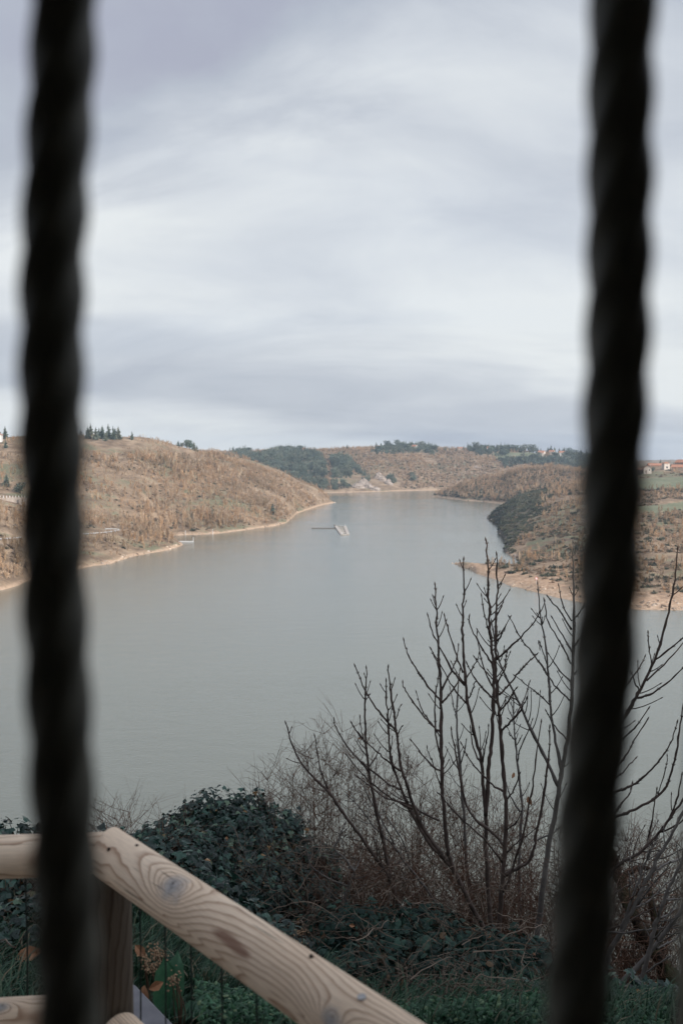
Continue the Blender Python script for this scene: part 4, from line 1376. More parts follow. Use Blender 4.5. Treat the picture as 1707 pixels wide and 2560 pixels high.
# screw plug and nail holes on the rail
s_, t_ = on_log(899, 2497, C0, dR, RAD_R)
PLUG = plain('zinc_cap', (0.34, 0.34, 0.34), (0.50, 0.50, 0.50), 60.0, 0.5)
HOLE, N_, b_ = mat('nail_hole', 0.9); b_.inputs['Base Color'].default_value = (0.02, 0.016, 0.012, 1)
sdR = dR.cross(Vector((0, 0, 1))).normalized()
uvR = sdR.cross(dR).normalized()
for nm, px_, py_, rr_, mm in (('screw_cap', 899, 2497, 0.0065, PLUG), ('nail_hole', 273, 2124, 0.0036, HOLE), ('nail_hole', 342, 2115, 0.0034, HOLE), ('nail_hole', 773, 2394, 0.0034, HOLE)):
    s_, t_ = on_log(px_, py_, C0, dR, RAD_R)
    n_ = sdR * math.cos(t_) + uvR * math.sin(t_)
    p_ = C0 + dR * s_ + n_ * (RAD_R * 0.98) + sdR * 0.004 * math.sin(s_ * 2.4 + 3)
    mb_ = MB(FO); mb_.tube([p_, p_ + n_ * 0.0035], rr_, 12); mb_.build(nm, mm, fence)

# wire infill: each upright wire is a part
WIRE, N_, b_ = mat('dark_green_wire', 0.5); b_.inputs['Base Color'].default_value = (0.008, 0.016, 0.013, 1)
nOut = Vector((-dR.y, dR.x, 0)).normalized()
if nOut.y < 0: nOut = -nOut


def wire(px, start, d, off):
    n_ = Vector((-d.y, d.x, 0)).normalized()
    if n_.y < 0: n_ = -n_
    st = start + n_ * off
    r_ = ray(px, 2400)
    # vertical plane through st along d
    t_ = (st - Vector((0, 0, EYE))).dot(n_) / r_.dot(n_)
    p_ = Vector((0, 0, EYE)) + r_ * t_
    mb_ = MB(FO)
    mb_.tube([(p_.x, p_.y, ZR - 0.02), (p_.x + 0.0015, p_.y, ZR - 0.2), (p_.x - 0.001, p_.y, ZR - 0.40)], 0.0017, 6)
    mb_.build('wire', WIRE, fence)


for px_ in (351, 413, 477, 553, 640, 745, 870, 1010):
    wire(px_, C0, dR, 0.045)
for px_ in (68, -25):
    wire(px_, C0, dL, 0.04)

# grey kerb stone on the ground outside the post
KERB = plain('grey_concrete', (0.125, 0.125, 0.135), (0.175, 0.175, 0.185), 14.0, 0.85, 0.2, 0.3, 0.004)
kA, kB = on_level(318, 2492, EYE - 1.62), on_level(455, 2640, EYE - 1.62)
kd = (kB - kA).normalized()
kn_ = Vector((-kd.y, kd.x, 0))
mb_ = MB()
pts_ = [kA - kd * 0.06, kB + kd * 0.25]
vs = []
for p_ in pts_:
    for off, zz_ in ((-0.055, -0.35), (-0.055, -0.012), (-0.043, 0.0), (0.043, 0.0), (0.055, -0.012), (0.055, -0.35)):
        q_ = p_ + kn_ * off
        vs.append((q_.x, q_.y, q_.z + zz_))
mb_.add(vs, [(i, (i + 1) % 6, 6 + (i + 1) % 6, 6 + i) for i in range(6)] + [(5, 4, 3, 2, 1, 0), (6, 7, 8, 9, 10, 11)])
tag(mb_.build('kerb', KERB), 'grey concrete kerb stone on the ground behind the timber post', 'kerb')


# ------------------------------------------------------------------ bare saplings in front of the lake
TWIG = plain('dark_twig_bark', (0.026, 0.018, 0.014), (0.085, 0.060, 0.048), 9.0, 0.7, 0.3)
GREYB = plain('grey_sapling_bark', (0.060, 0.054, 0.048), (0.140, 0.126, 0.112), 7.0, 0.75, 0.3)
PXM = 1.0 / F


def stem_geo(mb_, trace, depth, w0, w1, bud=True, dd=0.0, sides=7):
    """a shoot along a line (tip first); widths in photo pixels at its own distance"""
    tr = trace[::-1]
    n_ = len(tr)
    pts_ = [np.array(at(p_[0], p_[1], depth + dd * (i / max(n_ - 1, 1)))) for i, p_ in enumerate(tr)]
    pts_ = smooth_line(pts_, 4)
    k_ = len(pts_)
    ln = np.concatenate([[0], np.cumsum(np.linalg.norm(np.diff(pts_, axis=0), axis=1))])
    t_ = ln / ln[-1]
    rad = (w0 * (1 - t_) ** 0.8 + 0.82 * w1 * (1 - (1 - t_) ** 0.8)) * 0.46 * depth * PXM
    rng = np.random.default_rng(int(abs(trace[0][0] * 7 + trace[0][1])))
    jit = rng.normal(0, 0.0022, pts_.shape) * (t_[:, None] > 0.02)
    pts_ = pts_ + jit
    swell = 1 + 0.30 * (rng.random(k_) < 0.3) * (rad < 0.012)
    mb_.tube(pts_, rad * swell, sides)
    # buds in pairs at the nodes of thin wood, and a fat one at the tip
    tipd = pts_[-1] - pts_[-2]
    tipd /= np.linalg.norm(tipd)
    if bud:
        r_ = max(rad[-1] * 1.55, 0.0036)
        e_ = pts_[-1]
        mb_.tube([e_ - tipd * 0.004, e_ + tipd * 0.008, e_ + tipd * 0.018, e_ + tipd * 0.030], [r_ * 0.7, r_ * 1.15, r_ * 0.85, r_ * 0.1], 6)
    for i in range(2, k_ - 1):
        if rad[i] < 0.0085 and rng.random() < 0.38:
            d_ = pts_[i + 1] - pts_[i - 1]
            d_ /= np.linalg.norm(d_) + 1e-9
            a_ = np.cross(d_, rng.normal(size=3))
            a_ /= np.linalg.norm(a_) + 1e-9
            for sg in (-1, 1):
                q_ = pts_[i] + a_ * sg * rad[i] * 0.8
                mb_.tube([q_, q_ + (a_ * sg * 0.6 + d_ * 0.8) * 0.007, q_ + (a_ * sg * 0.6 + d_ * 1.2) * 0.012], [0.0028, 0.0024, 0.0005], 4)
    return pts_, rad


def sapling(label, depth, stems, branches, material=None, extra=11, name='bare_sapling', group='bare saplings growing on the bank'):
    material = material or TWIG
    base = stems[0][0][-1]
    b0 = at(base[0], base[1], depth)
    gz = EYE + float(near_z(np.array([b0.x]), np.array([b0.y]))[0])
    root = empty(name, (b0.x, b0.y, min(gz, b0.z)), label, 'sapling', group)
    org = np.array(root.location)
    rng = np.random.default_rng(int(base[0] + base[1]))
    for i, (tr, w0, w1, *rest) in enumerate(stems):
        mb_ = MB(org)
        dd = rest[0] if rest else 0.0
        if i == 0:
            pts_, rad = stem_geo(mb_, tr, depth, w0, w1, True, dd, 8)
            foot = pts_[0]
            if foot[2] > gz:            # root the stem in the bank
                mb_.tube([np.array([foot[0] + 0.04, foot[1] + 0.03, gz - 0.15]), (foot + np.array([foot[0] + 0.03, foot[1] + 0.02, gz])) / 2, foot + np.array([0, 0, 0.01])], [rad[0] * 1.25, rad[0] * 1.1, rad[0]], 8)
        else:
            pts_, rad = stem_geo(mb_, tr, depth, w0, w1, True, dd, 8)
        mb_.build('stem', material, root, True)
        for q in range(extra):
            j = int(rng.integers(len(pts_) // 3, len(pts_) - 2))
            if rad[j] > 0.02: continue
            d_ = pts_[j + 1] - pts_[j - 1]
            d_ /= np.linalg.norm(d_) + 1e-9
            s_ = rng.normal(size=3); s_[1] *= 1.2
            s_ = np.cross(d_, s_); s_ /= np.linalg.norm(s_)
            L = rng.uniform(0.07, 0.26) * (1.2 - j / len(pts_))
            ts = np.linspace(0, 1, 5)
            cv = pts_[j] + (s_ * 0.75)[None, :] * (L * ts)[:, None] + d_[None, :] * (L * (0.55 * ts + 0.45 * ts ** 2))[:, None]
            m2 = MB(org)
            m2.tube(cv, np.linspace(0.0042, 0.0026, 5), 5)
            e_, dv = cv[-1], cv[-1] - cv[-2]
            dv /= np.linalg.norm(dv)
            m2.tube([e_, e_ + dv * 0.008, e_ + dv * 0.022], [0.003, 0.0046, 0.0006], 5)
            m2.build('twig', material, root, True)
    for tr, w0, w1, *rest in branches:
        mb_ = MB(org)
        stem_geo(mb_, tr, depth, w0, w1, True, rest[0] if rest else rng.uniform(-0.25, 0.25), 6)
        mb_.build('branch', material, root, True)
    return root


sapling('bare sapling leaning over the ivy mound with long arching shoots', 7.0,
        [([(716, 1810), (730, 1859), (754, 1908), (789, 1949), (819, 1976), (847, 2018), (874, 2054), (903, 2093), (934, 2139), (967, 2183), (980, 2216), (990, 2249), (1000, 2285), (1005, 2318), (1015, 2380)], 13, 3.2),
         ([(917, 1673), (914, 1719), (912, 1761), (913, 1825), (915, 1857), (921, 1926), (930, 1972), (941, 2031), (955, 2093), (960, 2109), (967, 2152), (974, 2195)], 10, 3.2)],
        [([(787, 1843), (792, 1875), (801, 1924), (819, 1972)], 5, 3), ([(834, 1801), (845, 1827), (877, 1878), (905, 1908), (921, 1930)], 5.5, 3), ([(949, 1870), (938, 1895), (922, 1918)], 4, 2.6), ([(899, 1795), (904, 1830), (913, 1858)], 4, 2.6)])
sapling('many stemmed bare sapling with long straight shoots rising from one foot', 6.8,
        [([(969, 1668), (973, 1703), (977, 1738), (985, 1784), (989, 1820), (993, 1852), (998, 1889), (1005, 1928), (1021, 1976), (1035, 2020), (1057, 2070), (1086, 2113), (1123, 2162), (1138, 2185), (1161, 2230), (1184, 2276), (1212, 2328), (1235, 2375)], 14, 3.4),
         ([(965, 1704), (967, 1761), (971, 1820), (973, 1857), (980, 1910), (1001, 1967), (1021, 2016), (1052, 2075), (1078, 2113), (1109, 2147), (1126, 2166)], 10, 3.2),
         ([(1087, 1463), (1089, 1506), (1092, 1540), (1090, 1558), (1095, 1607), (1096, 1640), (1100, 1685), (1102, 1729), (1102, 1774), (1102, 1857), (1105, 1915), (1104, 1960), (1107, 2001), (1112, 2058), (1116, 2110), (1127, 2155), (1138, 2183)], 12, 3.4)],
        [([(880, 1809), (900, 1839), (932, 1869), (955, 1891), (980, 1912), (1001, 1928)], 5, 3), ([(877, 1877), (907, 1908), (943, 1937), (971, 1960), (1001, 1974)], 5, 3),
         ([(888, 1668), (913, 1726), (941, 1770), (966, 1802), (987, 1824)], 5.5, 3.2), ([(1000, 1763), (996, 1780), (989, 1797)], 3.4, 2.6), ([(1004, 1816), (1000, 1826), (993, 1836)], 3.4, 2.8),
         ([(1008, 1604), (1022, 1640), (1042, 1676), (1062, 1707), (1087, 1736), (1101, 1754)], 5.5, 3), ([(1006, 1709), (1013, 1727), (1033, 1756), (1056, 1787), (1080, 1813), (1101, 1832)], 5, 3),
         ([(1146, 1616), (1141, 1647), (1127, 1678), (1104, 1725)], 5, 3), ([(1148, 1678), (1143, 1705), (1125, 1734), (1104, 1758)], 4.6, 2.8), ([(1078, 1625), (1093, 1660), (1096, 1690), (1088, 1730), (1087, 1790), (1090, 1850), (1104, 1900)], 5, 3),
         ([(1041, 1735), (1050, 1765), (1070, 1800), (1098, 1840), (1104, 1880)], 4, 2.5), ([(1029, 1853), (1050, 1880), (1080, 1915), (1102, 1928)], 5, 3), ([(1066, 1870), (1078, 1900), (1098, 1960), (1106, 1990)], 4, 2.6), ([(868, 1890), (900, 1930), (938, 1965), (980, 1998), (1035, 2022)], 5, 2.8),
         ([(897, 1944), (925, 1965), (965, 1995), (1020, 2010), (1060, 2035), (1098, 2052)], 5, 3)])
sapling('tall dark bare sapling with twin stems crossing near its foot', 6.6,
        [([(1157, 1401), (1158, 1444), (1160, 1488), (1156, 1511), (1157, 1551), (1154, 1575), (1157, 1607), (1159, 1651), (1163, 1698), (1167, 1747), (1178, 1800), (1189, 1852), (1204, 1906), (1207, 1961), (1211, 2007), (1214, 2058), (1215, 2116), (1217, 2187), (1221, 2245), (1227, 2317), (1231, 2375)], 13, 3.6),
         ([(1216, 1353), (1216, 1383), (1220, 1424), (1219, 1457), (1219, 1493), (1224, 1517), (1222, 1549), (1227, 1595), (1230, 1640), (1234, 1685), (1234, 1740), (1231, 1797), (1229, 1857), (1222, 1909), (1218, 1984), (1213, 2040)], 12, 4)],
        [([(1069, 1540), (1083, 1587), (1096, 1611), (1129, 1674), (1161, 1714)], 5.5, 3), ([(1110, 1541), (1125, 1590), (1140, 1640), (1157, 1682)], 5, 3), ([(1198, 1636), (1186, 1662), (1164, 1697)], 4, 2.6), ([(1187, 1704), (1180, 1725), (1171, 1745)], 4, 2.6),
         ([(1203, 1491), (1209, 1530), (1219, 1570), (1225, 1598)], 4, 2.8), ([(1171, 1545), (1176, 1566), (1194, 1602), (1212, 1633), (1231, 1661)], 5, 3), ([(1191, 1584), (1197, 1620), (1212, 1680), (1232, 1718)], 4.4, 2.8),
         ([(1187, 1645), (1205, 1670), (1222, 1688), (1233, 1700)], 4, 2.6), ([(1079, 1625), (1110, 1680), (1140, 1730), (1166, 1760)], 4.4, 2.6), ([(1174, 1820), (1183, 1870), (1196, 1900), (1205, 1915)], 4.6, 2.8), ([(1223, 1817), (1214, 1860), (1206, 1905)], 4.2, 2.8)])
sapling('tall dark bare sapling forked like a candlestick with curved lower arms', 6.4,
        [([(1241, 1388), (1241, 1444), (1243, 1473), (1241, 1506), (1239, 1546), (1239, 1595), (1238, 1640), (1239, 1685), (1242, 1729), (1248, 1785), (1250, 1829), (1255, 1900), (1261, 1972), (1264, 2030), (1263, 2101), (1257, 2187), (1251, 2259), (1245, 2331), (1243, 2390)], 14, 3.6)],
        [([(1348, 1533), (1335, 1553), (1301, 1593), (1263, 1629), (1241, 1648)], 6, 3), ([(1337, 1638), (1312, 1662), (1290, 1689), (1268, 1716), (1246, 1737)], 5.5, 3), ([(1166, 1659), (1186, 1696), (1212, 1727), (1242, 1759)], 5.5, 3),
         ([(1266, 1632), (1261, 1669), (1250, 1695), (1240, 1712)], 4.6, 3), ([(1263, 1565), (1252, 1590), (1241, 1602)], 4, 2.6), ([(1288, 1722), (1275, 1745), (1260, 1765), (1248, 1778)], 4.6, 3), ([(1315, 1748), (1300, 1775), (1275, 1805), (1250, 1828)], 6, 3.4), ([(1323, 1705), (1312, 1740), (1298, 1770), (1288, 1790)], 4, 2.6),
         ([(1350, 1806), (1336, 1926), (1324, 2001), (1307, 2087), (1290, 2144), (1270, 2202), (1256, 2230)], 7, 3), ([(1373, 1820), (1372, 1863), (1365, 1943), (1353, 2018), (1342, 2075), (1334, 2116), (1319, 2156), (1298, 2166), (1258, 2190)], 9, 3.4),
         ([(1128, 1826), (1138, 1880), (1152, 1958), (1166, 2012), (1189, 2050), (1224, 2075), (1244, 2096), (1261, 2116)], 8, 3.2), ([(1154, 1863), (1172, 1898), (1201, 1932), (1230, 1961), (1258, 1979)], 5, 3), ([(1098, 1984), (1123, 2015), (1172, 2064), (1218, 2107), (1254, 2155)], 5.5, 3), ([(1298, 1935), (1288, 1965), (1268, 1998)], 4, 2.6), ([(1304, 2030), (1285, 2060), (1266, 2075)], 4, 2.6), ([(1341, 2070), (1300, 2100), (1266, 2132)], 4, 2.6)])
sapling('stout grey bare sapling half hidden behind the twisted bar', 6.9,
        [([(1432, 1358), (1432, 1424), (1434, 1513), (1432, 1620), (1429, 1708), (1423, 1797), (1414, 1868), (1402, 1939), (1388, 2030), (1370, 2116), (1359, 2202), (1347, 2288), (1336, 2400)], 17, 3.8),
         ([(1344, 1460), (1349, 1531), (1360, 1595), (1367, 1655), (1372, 1719), (1377, 1790), (1388, 1854), (1399, 1911), (1400, 1945)], 8, 3),
         ([(1228, 1555), (1242, 1633), (1257, 1677), (1292, 1748), (1328, 1826), (1363, 1897), (1394, 1966)], 9, 3)],
        [([(1274, 1545), (1299, 1593), (1328, 1630), (1352, 1662), (1369, 1690)], 5, 3), ([(1368, 1492), (1399, 1527), (1427, 1573)], 5, 3), ([(1360, 1502), (1370, 1556), (1399, 1605), (1420, 1648), (1430, 1664)], 5, 3), ([(1379, 1545), (1413, 1602), (1431, 1634)], 5, 3),
         ([(1372, 1637), (1399, 1677), (1427, 1706)], 5, 3), ([(1363, 1677), (1385, 1712), (1423, 1752)], 5, 3), ([(1395, 1467), (1409, 1520), (1428, 1552)], 4, 2.6), ([(1461, 1510), (1448, 1530), (1434, 1549)], 5, 3), ([(1464, 1570), (1450, 1595), (1433, 1615)], 5, 3), ([(1467, 1650), (1452, 1670), (1431, 1688)], 5, 3), ([(1288, 1690), (1320, 1715), (1350, 1740), (1374, 1762)], 4, 2.6), ([(1366, 1780), (1385, 1815), (1410, 1842), (1419, 1850)], 4, 2.6), ([(1348, 1618), (1345, 1600), (1360, 1640), (1366, 1660)], 3.4, 2.4), ([(1406, 2060), (1385, 2080), (1342, 2100), (1338, 2106)], 5, 3)], GREYB)
sapling('slender bare sapling spreading its shoots beyond the twisted bar', 6.7,
        [([(1692, 1375), (1686, 1449), (1676, 1499), (1661, 1563), (1644, 1627), (1622, 1680), (1594, 1733), (1573, 1772), (1551, 1811), (1520, 1880), (1490, 1980), (1462, 2100), (1438, 2240), (1420, 2400)], 15, 3.6)],
        [([(1715, 1585), (1680, 1617), (1637, 1649)], 5, 3), ([(1710, 1603), (1670, 1650), (1615, 1702)], 5, 3), ([(1712, 1662), (1675, 1700), (1632, 1732), (1592, 1745)], 6, 3), ([(1619, 1584), (1622, 1620), (1628, 1659)], 3.6, 2.8), ([(1576, 1677), (1584, 1702), (1595, 1724)], 3.6, 2.6), ([(1611, 1642), (1590, 1680), (1565, 1712), (1545, 1735)], 5, 3),
         ([(1618, 1774), (1588, 1817), (1564, 1838), (1530, 1872), (1508, 1905)], 5.5, 3.2), ([(1616, 1800), (1584, 1850), (1572, 1875), (1549, 1907), (1500, 1958)], 5.5, 3.2), ([(1587, 1897), (1570, 1915), (1548, 1938), (1500, 1975)], 4.4, 2.8),
         ([(1692, 1807), (1674, 1860), (1655, 1891), (1627, 1924), (1598, 1952), (1566, 1969), (1533, 1983), (1480, 2020)], 7, 3.2), ([(1716, 1720), (1707, 1760), (1697, 1828), (1686, 1899), (1672, 1946), (1660, 1971), (1635, 1995), (1596, 2018), (1566, 2032), (1535, 2044), (1478, 2080)], 8, 3.2), ([(1667, 1892), (1660, 1930), (1648, 1975), (1640, 1992)], 3.2, 2.2), ([(1579, 1962), (1572, 1985), (1550, 2012), (1530, 2042)], 5.5, 3.4), ([(1640, 1975), (1633, 2020), (1625, 2070), (1618, 2110)], 4.6, 3)])
sapling('grey bare sapling slanting steeply across the old trunk', 6.2,
        [([(1760, 1900), (1707, 1999), (1674, 2044), (1647, 2081), (1615, 2114), (1588, 2138), (1560, 2153), (1530, 2180), (1495, 2240), (1470, 2330), (1460, 2420)], 11, 5)],
        [([(1702, 1940), (1690, 2000), (1672, 2046)], 5, 3), ([(1720, 2040), (1690, 2062), (1652, 2080)], 5, 3), ([(1655, 2260), (1625, 2275), (1590, 2290), (1560, 2310), (1500, 2330)], 5, 2.8), ([(1590, 2200), (1560, 2218), (1520, 2245)], 4, 2.6)])
sapling('grey forked bare sapling with smooth bark below the lake edge', 6.0,
        [([(1735, 1980), (1707, 2030), (1672, 2095), (1641, 2150), (1633, 2173), (1611, 2205), (1600, 2232), (1588, 2260), (1572, 2287), (1560, 2316), (1541, 2348), (1525, 2375), (1512, 2425)], 15, 6),
         ([(1642, 2100), (1615, 2150), (1600, 2190), (1580, 2240), (1568, 2280), (1556, 2310), (1548, 2336)], 9, 3)],
        [([(1725, 2135), (1690, 2150), (1660, 2162), (1632, 2176)], 7, 4), ([(1672, 2160), (1640, 2200), (1612, 2235), (1596, 2260)], 5, 3), ([(1707, 2310), (1660, 2318), (1620, 2325), (1565, 2330), (1520, 2332)], 5, 3)], GREYB)
sapling('pale smooth bare sapling leaning far out over the slope', 5.6,
        [([(1775, 2150), (1740, 2215), (1707, 2267), (1682, 2303), (1658, 2336), (1635, 2367), (1608, 2399), (1568, 2440), (1545, 2475)], 15, 8)],
        [([(1725, 2300), (1695, 2340), (1660, 2362), (1640, 2372)], 5, 3), ([(1665, 2395), (1630, 2420), (1590, 2445), (1560, 2470)], 6, 4)], GREYB)
sapling('thin dark bare sapling in front of the mossy trunk', 5.4,
        [([(1722, 2090), (1700, 2160), (1674, 2213), (1660, 2248), (1647, 2287), (1635, 2322), (1627, 2356), (1615, 2405), (1604, 2440), (1593, 2490)], 13, 6)],
        [([(1725, 2246), (1690, 2247), (1662, 2248)], 6, 4), ([(1690, 2270), (1670, 2285), (1650, 2296)], 4.4, 2.8), ([(1672, 2200), (1640, 2232), (1615, 2255), (1590, 2268)], 4, 2.6)], GREYB)
sapling('faint grey bare sapling standing behind the dark twin stems', 8.4,
        [([(1148, 1678), (1143, 1740), (1141, 1800), (1149, 1915), (1159, 2030), (1164, 2144), (1172, 2230), (1178, 2330)], 11, 3)],
        [([(1125, 1720), (1132, 1760), (1141, 1790)], 4, 2.4), ([(1116, 1870), (1130, 1900), (1150, 1930)], 4, 2.4), ([(1165, 1850), (1160, 1880), (1150, 1910)], 4, 2.4), ([(1110, 2000), (1135, 2030), (1160, 2050)], 4, 2.4)], GREYB)
sapling('faint grey bare sapling with a withered leaf between the tall stems', 8.2,
        [([(1282, 1738), (1284, 1800), (1287, 1850), (1293, 1915), (1304, 2015), (1300, 2080), (1298, 2144), (1298, 2259), (1304, 2350)], 9, 3)],
        [([(1263, 1745), (1272, 1775), (1285, 1805)], 3.4, 2.2), ([(1270, 1832), (1280, 1845), (1287, 1850)], 3.4, 2.2), ([(1330, 1800), (1318, 1830), (1300, 1870), (1292, 1905)], 4, 2.4), ([(1262, 1950), (1275, 1990), (1300, 2030)], 4.4, 2.4)], GREYB)
sapling('grey bare sapling slanting behind the ivy with a smooth pale stem', 7.6,
        [([(870, 1990), (900, 2020), (938, 2070), (975, 2105), (1012, 2155), (1048, 2200), (1080, 2245), (1110, 2290), (1128, 2340)], 8, 3)],
        [([(905, 1960), (930, 2010), (960, 2060), (985, 2110)], 4.4, 2.4), ([(960, 2030), (985, 2070), (1010, 2110), (1024, 2160)], 4.4, 2.6)], GREYB)
sapling('crooked dark bare sapling rising out of the bramble tangle', 6.9,
        [([(862, 2062), (845, 2100), (835, 2122), (860, 2145), (886, 2180), (878, 2200), (866, 2230), (855, 2265), (850, 2310), (842, 2360), (835, 2410)], 10, 4)],
        [([(765, 2120), (775, 2160), (795, 2180), (830, 2200), (870, 2215)], 6, 3), ([(790, 2190), (815, 2220), (838, 2245), (856, 2262)], 5, 3), ([(900, 2150), (893, 2165), (886, 2180)], 4, 2.6)], GREYB)

# mossy old trunk
MOSS, N, b = mat('mossy_bark', 0.95, 0.1)
tco = N.n('ShaderNodeTexCoord').outputs['Object']
nz = N.noise(N.n('ShaderNodeMapping', ins={0: tco, 'Scale': (1, 1, 0.35)}).outputs[0], 26.0, 5, 0.65)
n2_ = N.noise(tco, 5.0, 3, 0.5)
N.put(b.inputs['Base Color'], N.mix(N.ramp(n2_, [(0.45, 0.0), (0.6, 0.8)]), N.ramp(nz, [(0.35, (0.012, 0.010, 0.008)), (0.7, (0.075, 0.055, 0.040))]), N.ramp(nz, [(0.3, (0.020, 0.026, 0.012)), (0.7, (0.060, 0.068, 0.030))])))
bump(N, b, nz, 1.0, 0.02)
b0 = at(1680, 2490, 8.0)
root = empty('old_tree', (b0.x, b0.y, b0.z - 0.5), 'leaning old tree trunk with rough mossy bark behind the grey saplings', 'tree')
mb_ = MB(np.array(root.location))
pts_ = smooth_line([np.array(at(1720, 2560, 8.0)) - np.array([0, 0, 0.7]), np.array(at(1680, 2470, 8.0)), np.array(at(1650, 2405, 8.0)), np.array(at(1622, 2356, 8.0)), np.array(at(1590, 2300, 8.0)), np.array(at(1566, 2250, 8.1)), np.array(at(1545, 2190, 8.2)), np.array(at(1520, 2120, 8.3))], 4)
k_ = len(pts_)
mb_.tube(pts_ + RNG.normal(0, 0.006, pts_.shape), np.linspace(24, 13, k_) * 8 * PXM * (1 + 0.15 * RNG.normal(size=k_)), 12)
mb_.build('trunk', MOSS, root, True)
mb_ = MB(np.array(root.location))
pts_ = smooth_line([np.array(at(*p_, 8.05)) for p_ in ((1650, 2405), (1644, 2350), (1635, 2306), (1629, 2267), (1622, 2225))], 4)
mb_.tube(pts_ + RNG.normal(0, 0.004, pts_.shape), np.linspace(11, 6, len(pts_)) * 8 * PXM, 9)
mb_.build('snag', MOSS, root, True)
mb_ = MB(np.array(root.location))
pts_ = smooth_line([np.array(at(*p_, 8.15)) for p_ in ((1548, 2205), (1570, 2180), (1600, 2170), (1622, 2172))], 4)
mb_.tube(pts_ + RNG.normal(0, 0.004, pts_.shape), np.linspace(10, 5, len(pts_)) * 8 * PXM, 9)
mb_.build('limb', MOSS, root, True)

# ------------------------------------------------------------------ bramble thicket
CANE = plain('red_brown_cane', (0.045, 0.022, 0.013), (0.115, 0.058, 0.035), 6.0, 0.75, 0.25)
DRYC = plain('dry_grey_cane', (0.060, 0.044, 0.033), (0.19, 0.145, 0.11), 6.0, 0.85, 0.2)


def canes(label, px0, px1, top, depth, n_, seed, material, twigs=14, lean=40):
    rng = np.random.default_rng(seed)
    pxc = (px0 + px1) / 2
    b_ = at(pxc, 2330, depth)
    gz = EYE + float(near_z(np.array([b_.x]), np.array([b_.y]))[0])
    root = empty('bramble_shrub', (b_.x, b_.y, gz), label, 'shrub', 'bare shrubs in the thicket below the fence')
    org = np.array(root.location)
    mb_, tw = MB(org), MB(org)
    tb, tt, tr_ = [], [], []
    for i in range(n_):
        dpt = depth + rng.normal(0, 0.35)
        pxb = rng.uniform(px0, px1)
        f_ = at(pxb + rng.normal(0, 8), 2330, dpt)
        foot = np.array([f_.x, f_.y, EYE + float(near_z(np.array([f_.x]), np.array([f_.y]))[0]) - 0.05])
        tp = top + abs(rng.normal(0, 1)) * 95
        e_ = np.array(at(pxb + rng.normal(0, lean), tp, dpt + rng.normal(0, 0.2)))
        m1 = foot + (e_ - foot) * 0.4 + np.array([rng.normal(0, 0.17), rng.normal(0, 0.12), 0.05])
        m2_ = foot + (e_ - foot) * 0.75 + np.array([rng.normal(0, 0.12), rng.normal(0, 0.08), 0.0])
        pts_ = smooth_line([foot, m1, m2_, e_], 4)
        k_ = len(pts_)
        pts_ = pts_ + rng.normal(0, 0.008, pts_.shape)
        mb_.tube(pts_, np.linspace(rng.uniform(0.0026, 0.0048), 0.0010, k_), 4)
        for q in range(twigs):
            j = int(rng.integers(3, k_ - 1))
            L = rng.uniform(0.12, 0.55) * (1.15 - j / k_ * 0.6)
            a_ = rng.uniform(0, 6.28)
            dv = np.array([math.cos(a_) * 0.8, math.sin(a_) * 0.5, rng.uniform(0.25, 1.0)])
            dv /= np.linalg.norm(dv)
            p0 = pts_[j]
            p1 = p0 + dv * L * 0.55 + rng.normal(0, 0.012, 3)
            p2 = p0 + dv * L + rng.normal(0, 0.02, 3)
            tw.tube([p0, p1, p2], [0.0019, 0.0015, 0.0008], 3, False)
            for z in range(4):
                s0 = p0 + (p2 - p0) * rng.uniform(0.25, 0.9)
                dv2 = dv * 0.5 + rng.normal(0, 0.6, 3)
                tw.tube([s0, s0 + dv2 * L * 0.35], [0.0010, 0.0006], 3, False)
    mb_.build('cane', material, root)
    tag(tw.build('twigs', material, root), None, None, None, 'stuff')
    return root


TH = [(665, 735, 1900, 8.6, 'thin bare bramble bush growing out of the ivy mound'), (720, 795, 1830, 8.8, 'reddish bare bramble bush just beyond the ivy mound'),
      (790, 870, 1770, 8.4, 'tallest reddish bramble bush left of the many stemmed sapling'), (860, 950, 1800, 8.9, 'reddish twiggy bush behind the leaning sapling'),
      (940, 1030, 1830, 8.5, 'reddish twiggy bush behind the many stemmed sapling'), (1020, 1110, 1890, 8.8, 'brown twiggy bush behind the long straight shoots'),
      (1090, 1190, 1930, 8.4, 'brown twiggy bush between the sapling feet'), (1180, 1290, 1960, 8.9, 'brown twiggy bush behind the candlestick sapling'), (1280, 1400, 1985, 8.6, 'brown twiggy bush beside the stout grey sapling'),
      (1540, 1620, 2030, 8.6, 'twiggy bush above the mossy trunk'), (1610, 1710, 2040, 8.9, 'twiggy bush right of the mossy trunk'), (1400, 1540, 2050, 8.8, 'twiggy bush hidden behind the twisted bar')]
for i, (a_, b_2, tp, dp, lb) in enumerate(TH):
    canes(lb, a_, b_2, tp, dp, 20 if tp < 1900 else 30, 300 + i, CANE, 18, 42)
LOW = [(700, 800, 2110, 7.9, 'low brown thicket at the foot of the ivy mound'), (790, 890, 2090, 8.1, 'low brown thicket below the leaning sapling'), (880, 980, 2080, 7.8, 'low brown thicket beneath the crossing shoots'),
       (970, 1070, 2090, 8.0, 'low brown thicket left of the sapling feet'), (1060, 1170, 2120, 8.2, 'low brown thicket right behind the sapling feet'), (1160, 1290, 2140, 7.9, 'low brown thicket under the candlestick sapling'), (1280, 1400, 2150, 8.1, 'low brown thicket at the stout grey sapling'), (1540, 1700, 2160, 8.4, 'low brown thicket behind the mossy trunk')]
for i, (a_, b_2, tp, dp, lb) in enumerate(LOW):
    canes(lb, a_, b_2, tp, dp, 46, 350 + i, CANE, 12, 75)
canes('fine bare briar standing over the rail corner', 235, 330, 1990, 7.4, 12, 401, CANE, 10, 45)
canes('fine bare briar at the ivy edge by the lake', 330, 440, 1985, 7.8, 8, 402, CANE, 9, 50)


